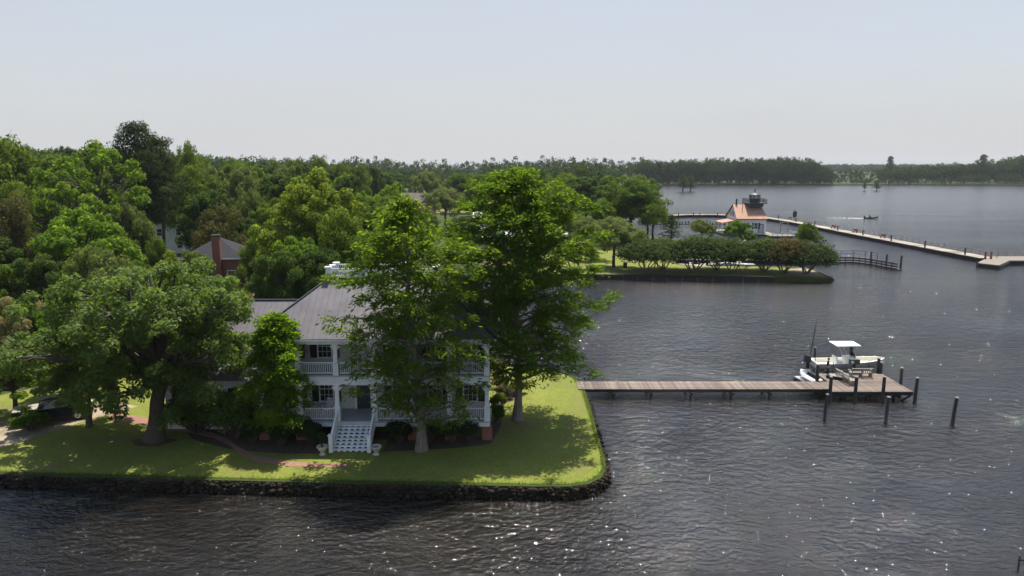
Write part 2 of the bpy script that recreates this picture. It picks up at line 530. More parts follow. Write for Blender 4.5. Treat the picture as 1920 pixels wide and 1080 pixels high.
class MB:
    """Collects simple solids and links them as one mesh object."""

    def __init__(s):
        s.v, s.f = [], []

    def add(s, vs, fs):
        k = len(s.v)
        s.v += [tuple(v) for v in vs]
        s.f += [tuple(i + k for i in f) for f in fs]
        return s

    def box(s, x0, x1, y0, y1, z0, z1):
        vs = [(x0, y0, z0), (x1, y0, z0), (x1, y1, z0), (x0, y1, z0), (x0, y0, z1), (x1, y0, z1), (x1, y1, z1), (x0, y1, z1)]
        return s.add(vs, [(0, 3, 2, 1), (4, 5, 6, 7), (0, 1, 5, 4), (1, 2, 6, 5), (2, 3, 7, 6), (3, 0, 4, 7)])

    def cbox(s, c, sx, sy, sz, rz=0.0, tilt=0.0):
        mt = Matrix.Translation(Vector(c)) @ Matrix.Rotation(rz, 4, 'Z') @ Matrix.Rotation(tilt, 4, 'X')
        a, b, d = sx / 2, sy / 2, sz / 2
        vs = [mt @ Vector(p) for p in ((-a, -b, -d), (a, -b, -d), (a, b, -d), (-a, b, -d), (-a, -b, d), (a, -b, d), (a, b, d), (-a, b, d))]
        return s.add(vs, [(0, 3, 2, 1), (4, 5, 6, 7), (0, 1, 5, 4), (1, 2, 6, 5), (2, 3, 7, 6), (3, 0, 4, 7)])

    def bar(s, p, q, wd, ht):
        p, q = Vector(p), Vector(q)
        d = (q - p).normalized()
        up = Vector((0, 0, 1)) if abs(d.z) < 0.95 else Vector((0, 1, 0))
        a = d.cross(up).normalized() * wd / 2
        b = a.cross(d).normalized() * ht / 2
        vs = [p - a - b, p + a - b, p + a + b, p - a + b, q - a - b, q + a - b, q + a + b, q - a + b]
        return s.add(vs, [(0, 3, 2, 1), (4, 5, 6, 7), (0, 1, 5, 4), (1, 2, 6, 5), (2, 3, 7, 6), (3, 0, 4, 7)])

    def tube(s, pts, rad, n=6, cap=True):
        pts = [Vector(p) for p in pts]
        if not hasattr(rad, '__len__'):
            rad = [rad] * len(pts)
        k = len(s.v)
        ref = Vector((1, 0, 0))
        for i, p in enumerate(pts):
            d = (pts[min(i + 1, len(pts) - 1)] - pts[max(i - 1, 0)]).normalized()
            r_ = ref if abs(d.dot(ref)) < 0.9 else Vector((0, 1, 0))
            a = d.cross(r_).normalized()
            b = d.cross(a)
            for j in range(n):
                t = 2 * math.pi * j / n
                s.v.append(tuple(p + (a * math.cos(t) + b * math.sin(t)) * rad[i]))
        for i in range(len(pts) - 1):
            for j in range(n):
                s.f.append((k + i * n + j, k + i * n + (j + 1) % n, k + (i + 1) * n + (j + 1) % n, k + (i + 1) * n + j))
        if cap:
            s.f.append(tuple(k + j for j in range(n))[::-1])
            s.f.append(tuple(k + (len(pts) - 1) * n + j for j in range(n)))
        return s

    def lathe(s, c, prof, n=16):
        k = len(s.v)
        for r, z in prof:
            for j in range(n):
                t = 2 * math.pi * j / n
                s.v.append((c[0] + r * math.cos(t), c[1] + r * math.sin(t), c[2] + z))
        for i in range(len(prof) - 1):
            for j in range(n):
                s.f.append((k + i * n + j, k + i * n + (j + 1) % n, k + (i + 1) * n + (j + 1) % n, k + (i + 1) * n + j))
        s.f.append(tuple(k + j for j in range(n))[::-1])
        s.f.append(tuple(k + (len(prof) - 1) * n + j for j in range(n)))
        return s

    def prism(s, poly, z0, z1):
        n = len(poly)
        area = sum(poly[i][0] * poly[(i + 1) % n][1] - poly[(i + 1) % n][0] * poly[i][1] for i in range(n))
        if area < 0:
            poly = poly[::-1]
        k = len(s.v)
        s.v += [(p[0], p[1], z0) for p in poly] + [(p[0], p[1], z1) for p in poly]
        for i in range(n):
            j = (i + 1) % n
            s.f.append((k + i, k + j, k + n + j, k + n + i))
        for t in tessellate_polygon([[Vector((p[0], p[1], 0)) for p in poly]]):
            a, b, c = (poly[q] for q in t)
            if (b[0] - a[0]) * (c[1] - a[1]) - (b[1] - a[1]) * (c[0] - a[0]) < 0:
                t = t[::-1]
            s.f.append(tuple(k + n + q for q in t))
            s.f.append(tuple(k + q for q in t[::-1]))
        return s

    def slab(s, poly, th):
        """A flat polygon in space made into a slab, th thick, below it along its normal."""
        P = [Vector(p) for p in poly]
        nr = (P[1] - P[0]).cross(P[2] - P[0]).normalized()
        n = len(P)
        k = len(s.v)
        s.v += [tuple(p) for p in P] + [tuple(p - nr * th) for p in P]
        s.f.append(tuple(range(k, k + n)))
        s.f.append(tuple(range(k + 2 * n - 1, k + n - 1, -1)))
        for i in range(n):
            j = (i + 1) % n
            s.f.append((k + i, k + n + i, k + n + j, k + j))
        return s

    def mesh(s, name, m, smooth=False):
        me = bpy.data.meshes.new(name)
        me.from_pydata(s.v, [], s.f)
        me.update()
        if smooth:
            for p in me.polygons:
                p.use_smooth = True
        me.materials.append(m)
        return me

    def build(s, name, m, parent=None, smooth=False):
        return link(name, s.mesh(name, m, smooth), parent)


def rel(o, c):
    """Parent a mesh built in world coordinates to a thing whose Empty stands at c."""
    o.location = (-c[0], -c[1], -c[2])
    return o


def part(mb, name, m, root, parent=None, smooth=False, label=None):
    """One part of a thing; its solids are given in world coordinates."""
    o = mb.build(name, m, parent or root, smooth)
    if parent is None:
        o.location = (-root.location.x, -root.location.y, -root.location.z)
    return tag(o, label)


def whole(mb, name, m, label, cat, group=None, smooth=False):
    return tag(mb.build(name, m, None, smooth), label, cat, group)


def copy_tree(o, parent=None):
    c = o.copy()
    COL.objects.link(c)
    c.parent = parent
    for ch in o.children:
        copy_tree(ch, c)
    return c


# ------------------------------------------------------------------ the setting: water, land, paths
GZ = 1.2
WZ = 0.42      # water level
wm = MB()
wm.add([(-3200, -200, WZ), (3200, -200, WZ), (3200, 3200, WZ), (-3200, 3200, WZ)], [(0, 1, 2, 3)])
tag(wm.build('river_water', M['water']), 'dark choppy river water with sun glints', kind='structure')

front = [at(p, q, GZ) for p, q in ((-520, 884), (-150, 886), (0, 889), (200, 894), (400, 900), (600, 905), (800, 908), (1000, 912), (1070, 912),
                                   (1105, 907), (1128, 895), (1137, 880), (1133, 855), (1124, 825), (1113, 785), (1104, 755), (1097, 732),
                                   (1080, 708), (1050, 694), (1000, 685), (945, 684))]
shore = front + [(-6, 71), (-13, 78), (-15, 100), (-13, 122), (-8, 129.5), at(1085, 515, GZ), at(1250, 517, GZ), at(1450, 520, GZ), at(1560, 522, GZ),
                 at(1526, 505, GZ), at(1500, 500, GZ), at(1430, 499, GZ), (36, 140.5), (33.5, 145), (35, 150), (64, 150), (66, 160), (60, 181), (46, 191), (38, 202), (46, 300), (64, 430), (96, 600),
                 (150, 745), (240, 757), (330, 752), (420, 760), (560, 752), (900, 757), (2000, 780), (3150, 800), (3150, 3150), (-3150, 3150), (-3150, 200), (-300, 47)]
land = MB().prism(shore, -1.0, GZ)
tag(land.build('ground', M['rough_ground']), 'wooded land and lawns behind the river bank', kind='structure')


def sheet(name, pts, z, m, label):
    mb = MB()
    poly = [Vector((p[0], p[1], 0)) for p in pts]
    fs = []
    for t in tessellate_polygon([poly]):
        a, b, c = (poly[q] for q in t)
        if (b.x - a.x) * (c.y - a.y) - (b.y - a.y) * (c.x - a.x) < 0:
            t = t[::-1]
        fs.append(tuple(t))
    mb.add([(p[0], p[1], z) for p in pts], fs)
    return tag(mb.build(name, m), label, kind='structure')


def inset(pts, c, k):
    return [(p[0] + (c[0] - p[0]) * k, p[1] + (c[1] - p[1]) * k) for p in pts]


# lawn of the point, just inside the stone edge
lawn = [at(p, q, GZ) for p, q in ((-500, 879), (0, 884), (200, 889), (400, 895), (600, 900), (800, 903), (1000, 907), (1068, 907),
                                  (1100, 902), (1121, 891), (1129, 878), (1126, 855), (1117, 825), (1107, 785), (1098, 755), (1091, 732),
                                  (1075, 710), (1048, 697), (1000, 688), (945, 687))] + [(-6, 69), (-12, 73), (-34, 74), (-46, 58), (-62, 52)]
sheet('lawn', lawn, GZ + 0.006, M['lawn'], 'mown lawn of the point')
sheet('far_lawn', [at(p, q, GZ) for p, q in ((1000, 514), (1085, 513), (1250, 515), (1450, 518), (1552, 520.5), (1522, 505.5), (1430, 500))] + [(35, 141), (32, 146), (30, 165), (5, 170), (-8, 150)],
      GZ + 0.006, M['lawn'], 'park lawn behind the timber bulkhead')
sheet('spit_lawn', [(35.5, 150.8), (63.5, 150.8), (65, 160), (59, 180), (40, 190), (31, 188), (31, 165)], GZ + 0.012, M['lawn'], 'grass of the spit by the lighthouse')
bank = [at(p, q, GZ) for p, q in ((1478, 505.5), (1500, 502.5), (1520, 505.5), (1545, 518), (1500, 517), (1480, 512))]
sheet('bare_bank', bank, GZ + 0.012, M['sand'], 'bare sandy patch at the tip of the park')
sheet('driveway', [at(p, q, GZ) for p, q in ((-300, 845), (-40, 850), (30, 832), (90, 812), (165, 788), (205, 776), (260, 762), (200, 752), (110, 772), (0, 790), (-300, 800))],
      GZ + 0.014, M['sand'], 'sandy gravel drive at the left')
pth = [(205, 782), (250, 786), (300, 796), (350, 806), (400, 817), (430, 830), (448, 845), (480, 860), (540, 870), (600, 873), (655, 872)]
pw = [13, 13, 11, 9, 9, 9, 11, 10, 8, 7, 6]
up = [at(a, b - k * .55, GZ) for (a, b), k in zip(pth, pw)]
dn = [at(a, b + k * .55, GZ) for (a, b), k in zip(pth, pw)]
sheet('brick_path', up + dn[::-1], GZ + 0.018, M['paver'], 'red brick garden path curving to the front steps')
sheet('mulch_bed', [(-25.5, 52.5), (-23.5, 49.6), (-20, 47.7), (-16, 46.9), (-13.4, 46.9), (-13.4, 49.5), (-9.1, 49.5), (-9.1, 47.2), (-4, 47.9), (-1.5, 48.7), (-.9, 52), (-.6, 57.5), (0.9, 59), (0.6, 62), (-1.4, 62.6), (-1.55, 49.9), (-25, 53.5)],
      GZ + 0.010, M['mulch'], 'dark mulch bed round the porch')
sheet('root_dirt', [(-26.1 + 1.5 * math.cos(t) * (1 + .25 * math.sin(3 * t)), 49.0 + .95 * math.sin(t) * (1 + .2 * math.cos(2 * t))) for t in np.linspace(0, 6.28, 18)[:-1]],
      GZ + 0.010, M['mulch'], 'bare earth under the big tree')
sheet('car_park', [(-16, 196), (16, 196), (18, 262), (-20, 262)], GZ + 0.01, M['concrete'], 'pale concrete apron by the harbour')
sheet('meadow', [(-110, 300), (-20, 300), (-5, 420), (-120, 420)], GZ + 0.01, M['lawn'], 'open green beyond the harbour')

# ---- stone seawall: hundreds of small stones, joined
rng = np.random.default_rng(5)
ico_v = np.array([(0, 0, -1), (.72, -.53, -.45), (-.28, -.85, -.45), (-.89, 0, -.45), (-.28, .85, -.45), (.72, .53, -.45),
                  (.28, -.85, .45), (-.72, -.53, .45), (-.72, .53, .45), (.28, .85, .45), (.89, 0, .45), (0, 0, 1)])
ico_f = np.array([(0, 1, 2), (1, 0, 5), (0, 2, 3), (0, 3, 4), (0, 4, 5), (1, 5, 10), (2, 1, 6), (3, 2, 7), (4, 3, 8), (5, 4, 9),
                  (1, 10, 6), (2, 6, 7), (3, 7, 8), (4, 8, 9), (5, 9, 10), (6, 10, 11), (7, 6, 11), (8, 7, 11), (9, 8, 11), (10, 9, 11)])


def along(pts, step):
    out = []
    for (a, b) in zip(pts[:-1], pts[1:]):
        a, b = np.array(a), np.array(b)
        d = np.linalg.norm(b - a)
        n = max(1, int(d / step))
        t = (b - a) / d
        for i in range(n):
            out.append((a + (b - a) * (i / n), np.array((t[1], -t[0]))))
    return out


sv, sf = [], []
k = 0
for p, nrm in along(front, 0.20):
    for lvl in range(5):
        z = 0.3 + lvl * 0.21 + rng.uniform(-.05, .05)
        s = rng.uniform(.10, .19) * np.array((rng.uniform(.8, 1.4), rng.uniform(.8, 1.4), rng.uniform(.6, 1)))
        c = p + nrm * (0.26 - lvl * 0.055 + rng.uniform(-.06, .06)) + rng.uniform(-.1, .1, 2)
        if lvl == 4:
            z -= .05 + rng.uniform(0, .08)
        v = ico_v * s * rng.uniform(.82, 1.15, (12, 1))
        a = rng.uniform(0, 6.28)
        v = v @ np.array(((math.cos(a), -math.sin(a), 0), (math.sin(a), math.cos(a), 0), (0, 0, 1)))
        sv.append(v + np.array((c[0], c[1], z)))
        sf.append(ico_f + k)
        k += 12
sw = link('seawall_stones', np_mesh('seawall_stones', np.concatenate(sv), np.concatenate(sf), M['stone']))
tag(sw, 'rough brown stone seawall round the lawn point', 'seawall', kind='stuff')

gp, gd = [], []
for p, nrm in along(lawn[:20], 0.05):
    for _ in range(2):
        q = p + nrm * rng.normal(0.03, .10) + rng.normal(size=2) * .03
        gp.append((q[0], q[1], GZ + .045))
        gd.append((nrm[0] * .4, nrm[1] * .4, 1.0))
gp, gd = np.array(gp), np.array(gd)
ln_ = rng.uniform(.08, .2, (len(gp), 1))
sd_ = np.stack([rng.normal(size=len(gp)), rng.normal(size=len(gp)), np.zeros(len(gp))], 1)
sd_ = sd_ / np.linalg.norm(sd_, axis=1, keepdims=True) * .022
tipv = gp + (gd + rng.normal(size=gp.shape) * .35) * ln_
gv = np.stack([gp - sd_ - (0, 0, .04), gp + sd_ - (0, 0, .04), tipv], 1).reshape(-1, 3)
ge = link('grass_edge', np_mesh('grass_edge', gv, np.arange(len(gv)).reshape(-1, 3), M['lf_bright']))
tag(ge, 'ragged grass fringe hanging over the stone seawall', 'grass', kind='stuff')

# ---- timber bulkhead of the park
bh = empty('timber_bulkhead', (20, 129, 0), label='long dark timber bulkhead along the park lawn', cat='bulkhead')
bp_ = [at(p, q, GZ) for p, q in ((1000, 514), (1085, 515), (1250, 517), (1450, 520))]
mb = MB()
for a, b in zip(bp_[:-1], bp_[1:]):
    mb.bar((a[0], a[1] - .12, .55), (b[0], b[1] - .12, .55), .16, 1.3)
part(mb, 'sheet_wall', M['timber'], bh)
mb = MB()
for a, b in zip(bp_[:-1], bp_[1:]):
    mb.bar((a[0], a[1] - .1, 1.27), (b[0], b[1] - .1, 1.27), .42, .10)
part(mb, 'cap_board', M['timber'], bh)
pl = None
for p, nrm in along(bp_, 2.4):
    o = part(MB().tube([(p[0], p[1] - .34, -.6), (p[0], p[1] - .34, 1.05)], .13, 7), 'wall_post', M['pile'], bh)
b2 = empty('low_bulkhead', (50, 125, 0), label='low broken timber edging at the sandy tip of the park', cat='bulkhead')
e1 = [at(p, q, .5) for p, q in ((1450, 524), (1562, 525.5), (1558, 522), (1524, 505))]
mb = MB()
for a, b in zip(e1[:-1], e1[1:]):
    mb.bar((a[0], a[1], .32), (b[0], b[1], .32), .3, .8)
part(mb, 'edging_beam', M['timber'], b2)
mb = MB()
for a, b in zip(e1[:-1], e1[1:]):
    mb.bar((a[0], a[1], .76), (b[0], b[1], .76), .34, .07)
part(mb, 'cap_board', M['timber'], b2)


# ------------------------------------------------------------------ vegetation
def nrmz(a):
    return a / np.maximum(np.linalg.norm(a, axis=1, keepdims=True), 1e-6)


def leaf_faces(P, N, ln, wd, rng, along_dir=None):
    n = len(P)
    a = rng.normal(size=(n, 3)) if along_dir is None else along_dir + rng.normal(size=(n, 3)) * 0.25
    N = nrmz(N)
    a = nrmz(a - N * np.sum(a * N, axis=1, keepdims=True))
    b = np.cross(N, a)
    s = rng.uniform(0.5, 1.0, (n, 1)) + rng.random((n, 1)) ** 3 * .75
    A, B = a * ln * s * .5, b * wd * s * .5
    V = np.stack([P - A, P + B, P + A, P - B], axis=1).reshape(-1, 3)
    Fc = np.arange(n * 4).reshape(n, 4)
    return V, Fc


class Wood:
    def __init__(s):
        s.v, s.f, s.k = [], [], 0

    def tube(s, P, rad, n=5):
        P = np.asarray(P, float)
        rad = np.asarray(rad, float)
        d = np.gradient(P, axis=0)
        d = nrmz(d)
        ref = np.where(np.abs(d[:, :1]) < 0.9, np.array([[1., 0, 0]]), np.array([[0, 1., 0]]))
        a = nrmz(np.cross(d, ref))
        b = np.cross(d, a)
        t = np.arange(n) * 2 * math.pi / n
        V = P[:, None, :] + (a[:, None, :] * np.cos(t)[None, :, None] + b[:, None, :] * np.sin(t)[None, :, None]) * rad[:, None, None]
        i, j = np.meshgrid(np.arange(len(P) - 1), np.arange(n), indexing='ij')
        q = np.stack([i * n + j, i * n + (j + 1) % n, (i + 1) * n + (j + 1) % n, (i + 1) * n + j], -1).reshape(-1, 4)
        s.v.append(V.reshape(-1, 3))
        s.f.append(q + s.k)
        s.k += len(P) * n

    def mesh(s, name, m):
        return np_mesh(name, np.concatenate(s.v), np.concatenate(s.f), m, True)


def bend(p, q, rng, sag=0.0, wob=0.06, n=6):
    p, q = np.asarray(p, float), np.asarray(q, float)
    t = np.linspace(0, 1, n)[:, None]
    L = np.linalg.norm(q - p)
    P = p + (q - p) * t
    P[:, 2] += (4 * t * (1 - t))[:, 0] * sag * L
    w = rng.normal(size=(n, 3)) * wob * L
    w[0] = 0
    w[-1] = 0
    return P + w * np.minimum(1, 4 * t * (1 - t))


def clump(C, Rr, n, rng, up=0.62, inner=0.72):
    d = nrmz(rng.normal(size=(n, 3)))
    keep = (d[:, 2] > -0.35) | (rng.random(n) < 0.45)
    d = d[keep]
    n = len(d)
    r = 1 - inner * rng.random((n, 1)) ** 2.2
    r *= 1 + 0.16 * np.sin(d[:, :1] * 5 + C[0] * 3) * np.cos(d[:, 1:2] * 5 + C[1] * 3)
    P = C + d * r * Rr
    N = d + np.array((0, 0, up)) + rng.normal(size=(n, 3)) * 0.68
    return P, N


def broadleaf(seed, h, r, base, K, nl, ls, trunk_r, leafm, barkm, asp=0.55, csize=(.20, .34), flat=.75, top=1.0, low=-.55, limbs=.45, name='tree', dens_top=1.0, flare=1.7, lean=(0, 0)):
    rng = np.random.default_rng(seed)
    cz = base + (h - base) * .47
    rz = h - cz
    ph = rng.uniform(0, 6.28, 4)
    Ps, Ns, cs, crs = [], [], [], []
    nlobe = max(9, min(24, K // 5))
    lobes = []
    i = 0
    while len(lobes) < nlobe and i < 900:
        i += 1
        d = rng.normal(size=3)
        d /= np.linalg.norm(d)
        if d[2] < low:
            continue
        az = math.atan2(d[1], d[0])
        lump = 1 + .16 * math.sin(2 * az + ph[0]) + .12 * math.sin(3 * az + ph[1])
        f = rng.uniform(.50, .74) if rng.random() < .85 else rng.uniform(.1, .4)
        zz = d[2] * rz * f * (top if d[2] > 0 else (cz - base) / rz)
        c = np.array((d[0] * r * f * lump + lean[0] * (cz + zz) / h, d[1] * r * f * lump + lean[1] * (cz + zz) / h, cz + zz))
        if any(np.linalg.norm((c - o) * (1, 1, r / rz)) < r * .30 for o in lobes):
            continue
        lobes.append(c)
    kc = csize[1] / .34
    for c in lobes:
        lr = r * rng.uniform(.30, .46) * (.85 + .15 * kc)
        for q in range(max(3, K // nlobe)):
            d = rng.normal(size=3)
            d /= np.linalg.norm(d)
            d[2] = abs(d[2]) * .9 if rng.random() < .72 else d[2]
            cs.append(c + d * np.array((lr, lr, lr * flat)) * rng.uniform(.35, 1.1))
            crs.append(r * rng.uniform(*csize) * .70)
    W = Wood()
    hb = base + (h - base) * .30
    tp = bend((0, 0, 0), (lean[0] * .5 + rng.uniform(-.05, .05) * r, lean[1] * .5, hb), rng, 0, .02, 6)
    W.tube(tp, trunk_r * np.array((flare, 1.15, 1, .93, .85, .75)), 9)
    top_p = tp[-1]
    mid = bend(top_p, (lean[0], lean[1], h * .86), rng, 0, .05, 6)
    W.tube(mid, trunk_r * np.array((.75, .55, .42, .3, .2, .08)), 6)
    for c, cr in zip(cs, crs):
        Rr = np.array((cr, cr, cr * flat))
        p, q = clump(c, Rr, int(nl * (cr / (r * sum(csize) * .35)) ** 2), rng)
        Ps.append(p)
        Ns.append(q)
        if rng.random() < limbs:
            t = np.clip((c[2] - base) / (h - base) - .28, 0, .8)
            s0 = tp[-2] * (1 - min(1, t * 2)) + (top_p + (mid[3] - top_p) * t * 1.2) * min(1, t * 2)
            b = bend(s0, c, rng, .10, .05, 6)
            W.tube(b, trunk_r * .42 * np.array((1, .8, .62, .45, .3, .12)), 5)
            for _ in range(2):
                e = c + rng.normal(size=3) * cr * .8
                W.tube(bend(b[3], e, rng, .05, .06, 4), trunk_r * .14 * np.array((1, .7, .45, .15)), 4)
    V, Fc = leaf_faces(np.concatenate(Ps), np.concatenate(Ns), ls, ls * asp, rng)
    return dict(h=h, r=r, crown=np_mesh(name + '_crown', V, Fc, leafm), trunk=W.mesh(name + '_trunk', barkm))


def conifer_cyp(seed, h, base, prof, nb, nl, leafm, barkm, trunk_r, ls=.34, wd=.115, name='cypress', lean=(0, 0), sweep=.25, thick=1.0):
    """Bald cypress: straight fluted trunk, ascending then drooping limbs, feathery layered sprays."""
    rng = np.random.default_rng(seed)
    W = Wood()
    n = 12
    tz = np.linspace(0, 1, n)
    tp = np.stack([lean[0] * tz ** 1.3 + .12 * np.sin(tz * 9), lean[1] * tz + .1 * np.cos(tz * 7), tz * h * .97], 1)
    rr = trunk_r * (1 - tz * .93)
    rr[0] *= 1.55
    rr[1] *= 1.05
    W.tube(tp, rr, 10)
    Ps, Ns, Ds = [], [], []
    ga = 2.399963
    for i in range(nb):
        u = (i + rng.random()) / nb
        z0 = base + (h - base) * u ** .95 * .97
        az = i * ga + rng.uniform(-.4, .4)
        Lr = np.interp(u, prof[0], prof[1]) * rng.uniform(.72, 1.08) * (1 + .12 * math.sin(2 * az + seed))
        s0 = np.array([np.interp(z0 - .12 * Lr, tp[:, 2], tp[:, 0]), np.interp(z0 - .12 * Lr, tp[:, 2], tp[:, 1]), max(z0 - .12 * Lr, .6)])
        rise = Lr * (sweep + .30 * u ** 2)
        e = s0 + np.array((math.cos(az) * Lr, math.sin(az) * Lr, rise - .10 * Lr))
        b = bend(s0, e, rng, .06, .035, 7)
        W.tube(b, (trunk_r * .30 * (1 - u) + .03) * np.array((1, .85, .7, .55, .4, .25, .08)), 5)
        nspr = max(3, int(Lr / .62))
        for k_ in range(nspr):
            t = .22 + .80 * (k_ + rng.random()) / nspr
            t = min(t, 1.02)
            x = np.array([np.interp(t, np.linspace(0, 1, 7), b[:, q]) for q in range(3)])
            side = rng.uniform(-1, 1)
            wv = (.30 + .5 * (1 - abs(t - .6))) * Lr * .50
            off = np.array((-math.sin(az), math.cos(az), 0)) * side * wv
            c = x + off + np.array((0, 0, rng.uniform(-.32, .34) * thick))
            if rng.random() < .5:
                W.tube(bend(x, c, rng, .05, .03, 3), np.array((.03, .02, .008)), 3)
            m = int(nl * 1.45 * rng.uniform(.5, 1.4) * (.42 + .8 * u))
            g = rng.normal(size=(m, 3)) * np.array((.35, .35, .16)) * thick
            g[:, 2] -= .35 * (g[:, 0] ** 2 + g[:, 1] ** 2)
            Ps.append(c + g)
            od = np.array((math.cos(az), math.sin(az), 0)) * .8 + off * .6
            Ds.append(od + g * 1.5 + np.array((0, 0, -.55)) + rng.normal(size=(m, 3)) * .35)
            Ns.append(rng.normal(size=(m, 3)) * .5 + np.array((0, 0, .9)))
    V, Fc = leaf_faces(np.concatenate(Ps), np.concatenate(Ns), ls, wd, rng, np.concatenate(Ds))
    return dict(h=h, r=max(prof[1]), crown=np_mesh(name + '_crown', V, Fc, leafm), trunk=W.mesh(name + '_trunk', barkm))


def pine(seed, h, r, base, K, nl, leafm, barkm, tr, name='pine'):
    rng = np.random.default_rng(seed)
    W = Wood()
    tp = bend((0, 0, 0), (rng.uniform(-.6, .6), 0, h * .97), rng, 0, .008, 9)
    W.tube(tp, tr * np.linspace(1.15, .12, 9), 8)
    Ps, Ns = [], []
    for i in range(K):
        u = (i + rng.random()) / K
        z = base + (h - base) * u
        az = i * 2.4 + rng.uniform(-.5, .5)
        Lr = r * (1 - .62 * u) * rng.uniform(.45, 1.05) * (.75 + .5 * u if u < .3 else 1)
        c = np.array((math.cos(az) * Lr, math.sin(az) * Lr, z + .1 * Lr))
        s0 = np.array((np.interp(z - .8, tp[:, 2], tp[:, 0]), 0, z - .8))
        W.tube(bend(s0, c, rng, -.05, .05, 5), tr * .25 * np.array((1, .8, .6, .4, .2)), 4)
        cr = r * rng.uniform(.20, .36)
        p, q = clump(c, np.array((cr * 1.2, cr * 1.2, cr * .62)), nl, rng, .4, .7)
        Ps.append(p)
        Ns.append(q)
    V, Fc = leaf_faces(np.concatenate(Ps), np.concatenate(Ns), .55, .16, rng)
    return dict(h=h, r=r, crown=np_mesh(name + '_crown', V, Fc, leafm), trunk=W.mesh(name + '_trunk', barkm))


def crape(seed, leafm, name):
    """Crape myrtle: several bare stems opening into a broad umbrella."""
    rng = np.random.default_rng(seed)
    W = Wood()
    h, r = 6.4, 4.3
    Ps, Ns = [], []
    for i in range(6):
        a = i * 1.05 + rng.uniform(-.3, .3)
        e = np.array((math.cos(a) * r * .5, math.sin(a) * r * .5, h * .62))
        b = bend((math.cos(a) * .18, math.sin(a) * .18, 0), e, rng, -.06, .04, 6)
        W.tube(b, np.array((.13, .11, .09, .07, .05, .03)), 5)
        for _ in range(3):
            W.tube(bend(b[3], e + rng.normal(size=3) * (.9, .9, .4), rng, 0, .06, 4), np.array((.05, .04, .03, .01)), 4)
    for i in range(46):
        a = i * 2.4
        q = math.sqrt((i + .5) / 46)
        c = np.array((math.cos(a) * q * r * .82, math.sin(a) * q * r * .82, h - 1.0 - 1.9 * q ** 2.2 + rng.uniform(-1.0, .2)))
        cr = r * rng.uniform(.21, .32)
        p, n_ = clump(c, np.array((cr * 1.1, cr * 1.1, cr * 1.0)), 360, rng, .5, .6)
        Ps.append(p)
        Ns.append(n_)
    V, Fc = leaf_faces(np.concatenate(Ps), np.concatenate(Ns), .34, .19, rng)
    return dict(h=h, r=r, crown=np_mesh(name + '_crown', V, Fc, leafm), trunk=W.mesh(name + '_trunk', M['palebark']))


def shrub(seed, h, r, K, nl, ls, leafm, name='shrub'):
    rng = np.random.default_rng(seed)
    W = Wood()
    Ps, Ns = [], []
    for i in range(K):
        d = rng.normal(size=3)
        d /= np.linalg.norm(d)
        d[2] = abs(d[2])
        f = rng.uniform(.45, .8)
        c = np.array((d[0] * r * f, d[1] * r * f, h * .42 + d[2] * h * .38 * f / .8))
        cr = r * rng.uniform(.28, .42)
        p, q = clump(c, np.array((cr, cr, cr * h / (2 * r) * 1.1)), nl, rng, .5, .6)
        p[:, 2] = np.maximum(p[:, 2], .03)
        Ps.append(p)
        Ns.append(q)
        W.tube(bend((c[0] * .15, c[1] * .15, 0), c, rng, 0, .05, 4), np.array((.05, .04, .03, .01)) * r / 1.2, 4)
    V, Fc = leaf_faces(np.concatenate(Ps), np.concatenate(Ns), ls, ls * .6, rng)
    return dict(h=h, r=r, crown=np_mesh(name + '_crown', V, Fc, leafm), trunk=W.mesh(name + '_stems', M['bark']))


def plant(proto, name, loc, label, cat='tree', h=None, r=None, rz=0.0, group=None, crown_name='crown', trunk_name='trunk'):
    e = empty(name, loc, rz, label, cat, group)
    link(crown_name, proto['crown'], e)
    link(trunk_name, proto['trunk'], e)
    kz = (h / proto['h']) if h else 1
    kr = (r / proto['r']) if r else 1
    e.scale = (kr, kr, kz)
    return e


def stand(proto, name, px, row_top, d, width_px, label, cat='tree', group=None, rz=0.0, g=GZ, **kw):
    """Plant a tree d metres out on this bearing, tall enough for its top to reach this row of the photograph."""
    zt = zat(row_top, d)
    x = xat(px, d, (zt + g) / 2)
    return plant(proto, name, (x, d, g), label, cat, h=zt - g, r=width_px * .5 / F * axial(d, zt), rz=rz, group=group, **kw)


# ---- the five trees round the house
big = broadleaf(11, 14.2, 8.5, 1.0, 310, 280, .27, .52, M['lf_big'], M['bark'], csize=(.085, .165), flat=.85, limbs=.4, low=-.95, name='big_tree', lean=(.7, 0), flare=1.75)
plant(big, 'broadleaf_tree', (-26.14, 49.44, GZ), 'huge spreading tree with a thick flared trunk on the lawn at the left')
cypD = conifer_cyp(21, 19.7, 3.8, ([0, .12, .45, .72, .83, .93, 1], [5.2, 6.3, 6.3, 5.5, 4.4, 2.4, .4]), 106, 96, M['lf_cyp'], M['palebark'], .31, name='tall_cypress')
plant(cypD, 'cypress_tree', (0.42, 53.53, GZ), 'tallest feathery bald cypress with a bare pale trunk on the lawn right of the house')
cypC = conifer_cyp(33, 17.8, 2.2, ([0, .12, .35, .55, .76, .87, 1], [2.8, 4.4, 5.2, 4.9, 4.0, 2.6, .3]), 84, 66, M['lf_cyp'], M['palebark'], .33, name='front_cypress', lean=(-1.0, 0))
plant(cypC, 'cypress_tree', (-6.38, 47.46, GZ), 'feathery bald cypress standing right in front of the porch')
cypB = conifer_cyp(47, 9.4, 1.3, ([0, .1, .35, .7, .9, 1], [1.9, 2.6, 2.6, 1.9, 1.1, .2]), 70, 120, M['lf_young'], M['palebark'], .16, ls=.26, wd=.11, name='young_cypress', thick=.85)
plant(cypB, 'cypress_tree', (-16.81, 48.93, GZ), 'small bright young cypress left of the front steps')
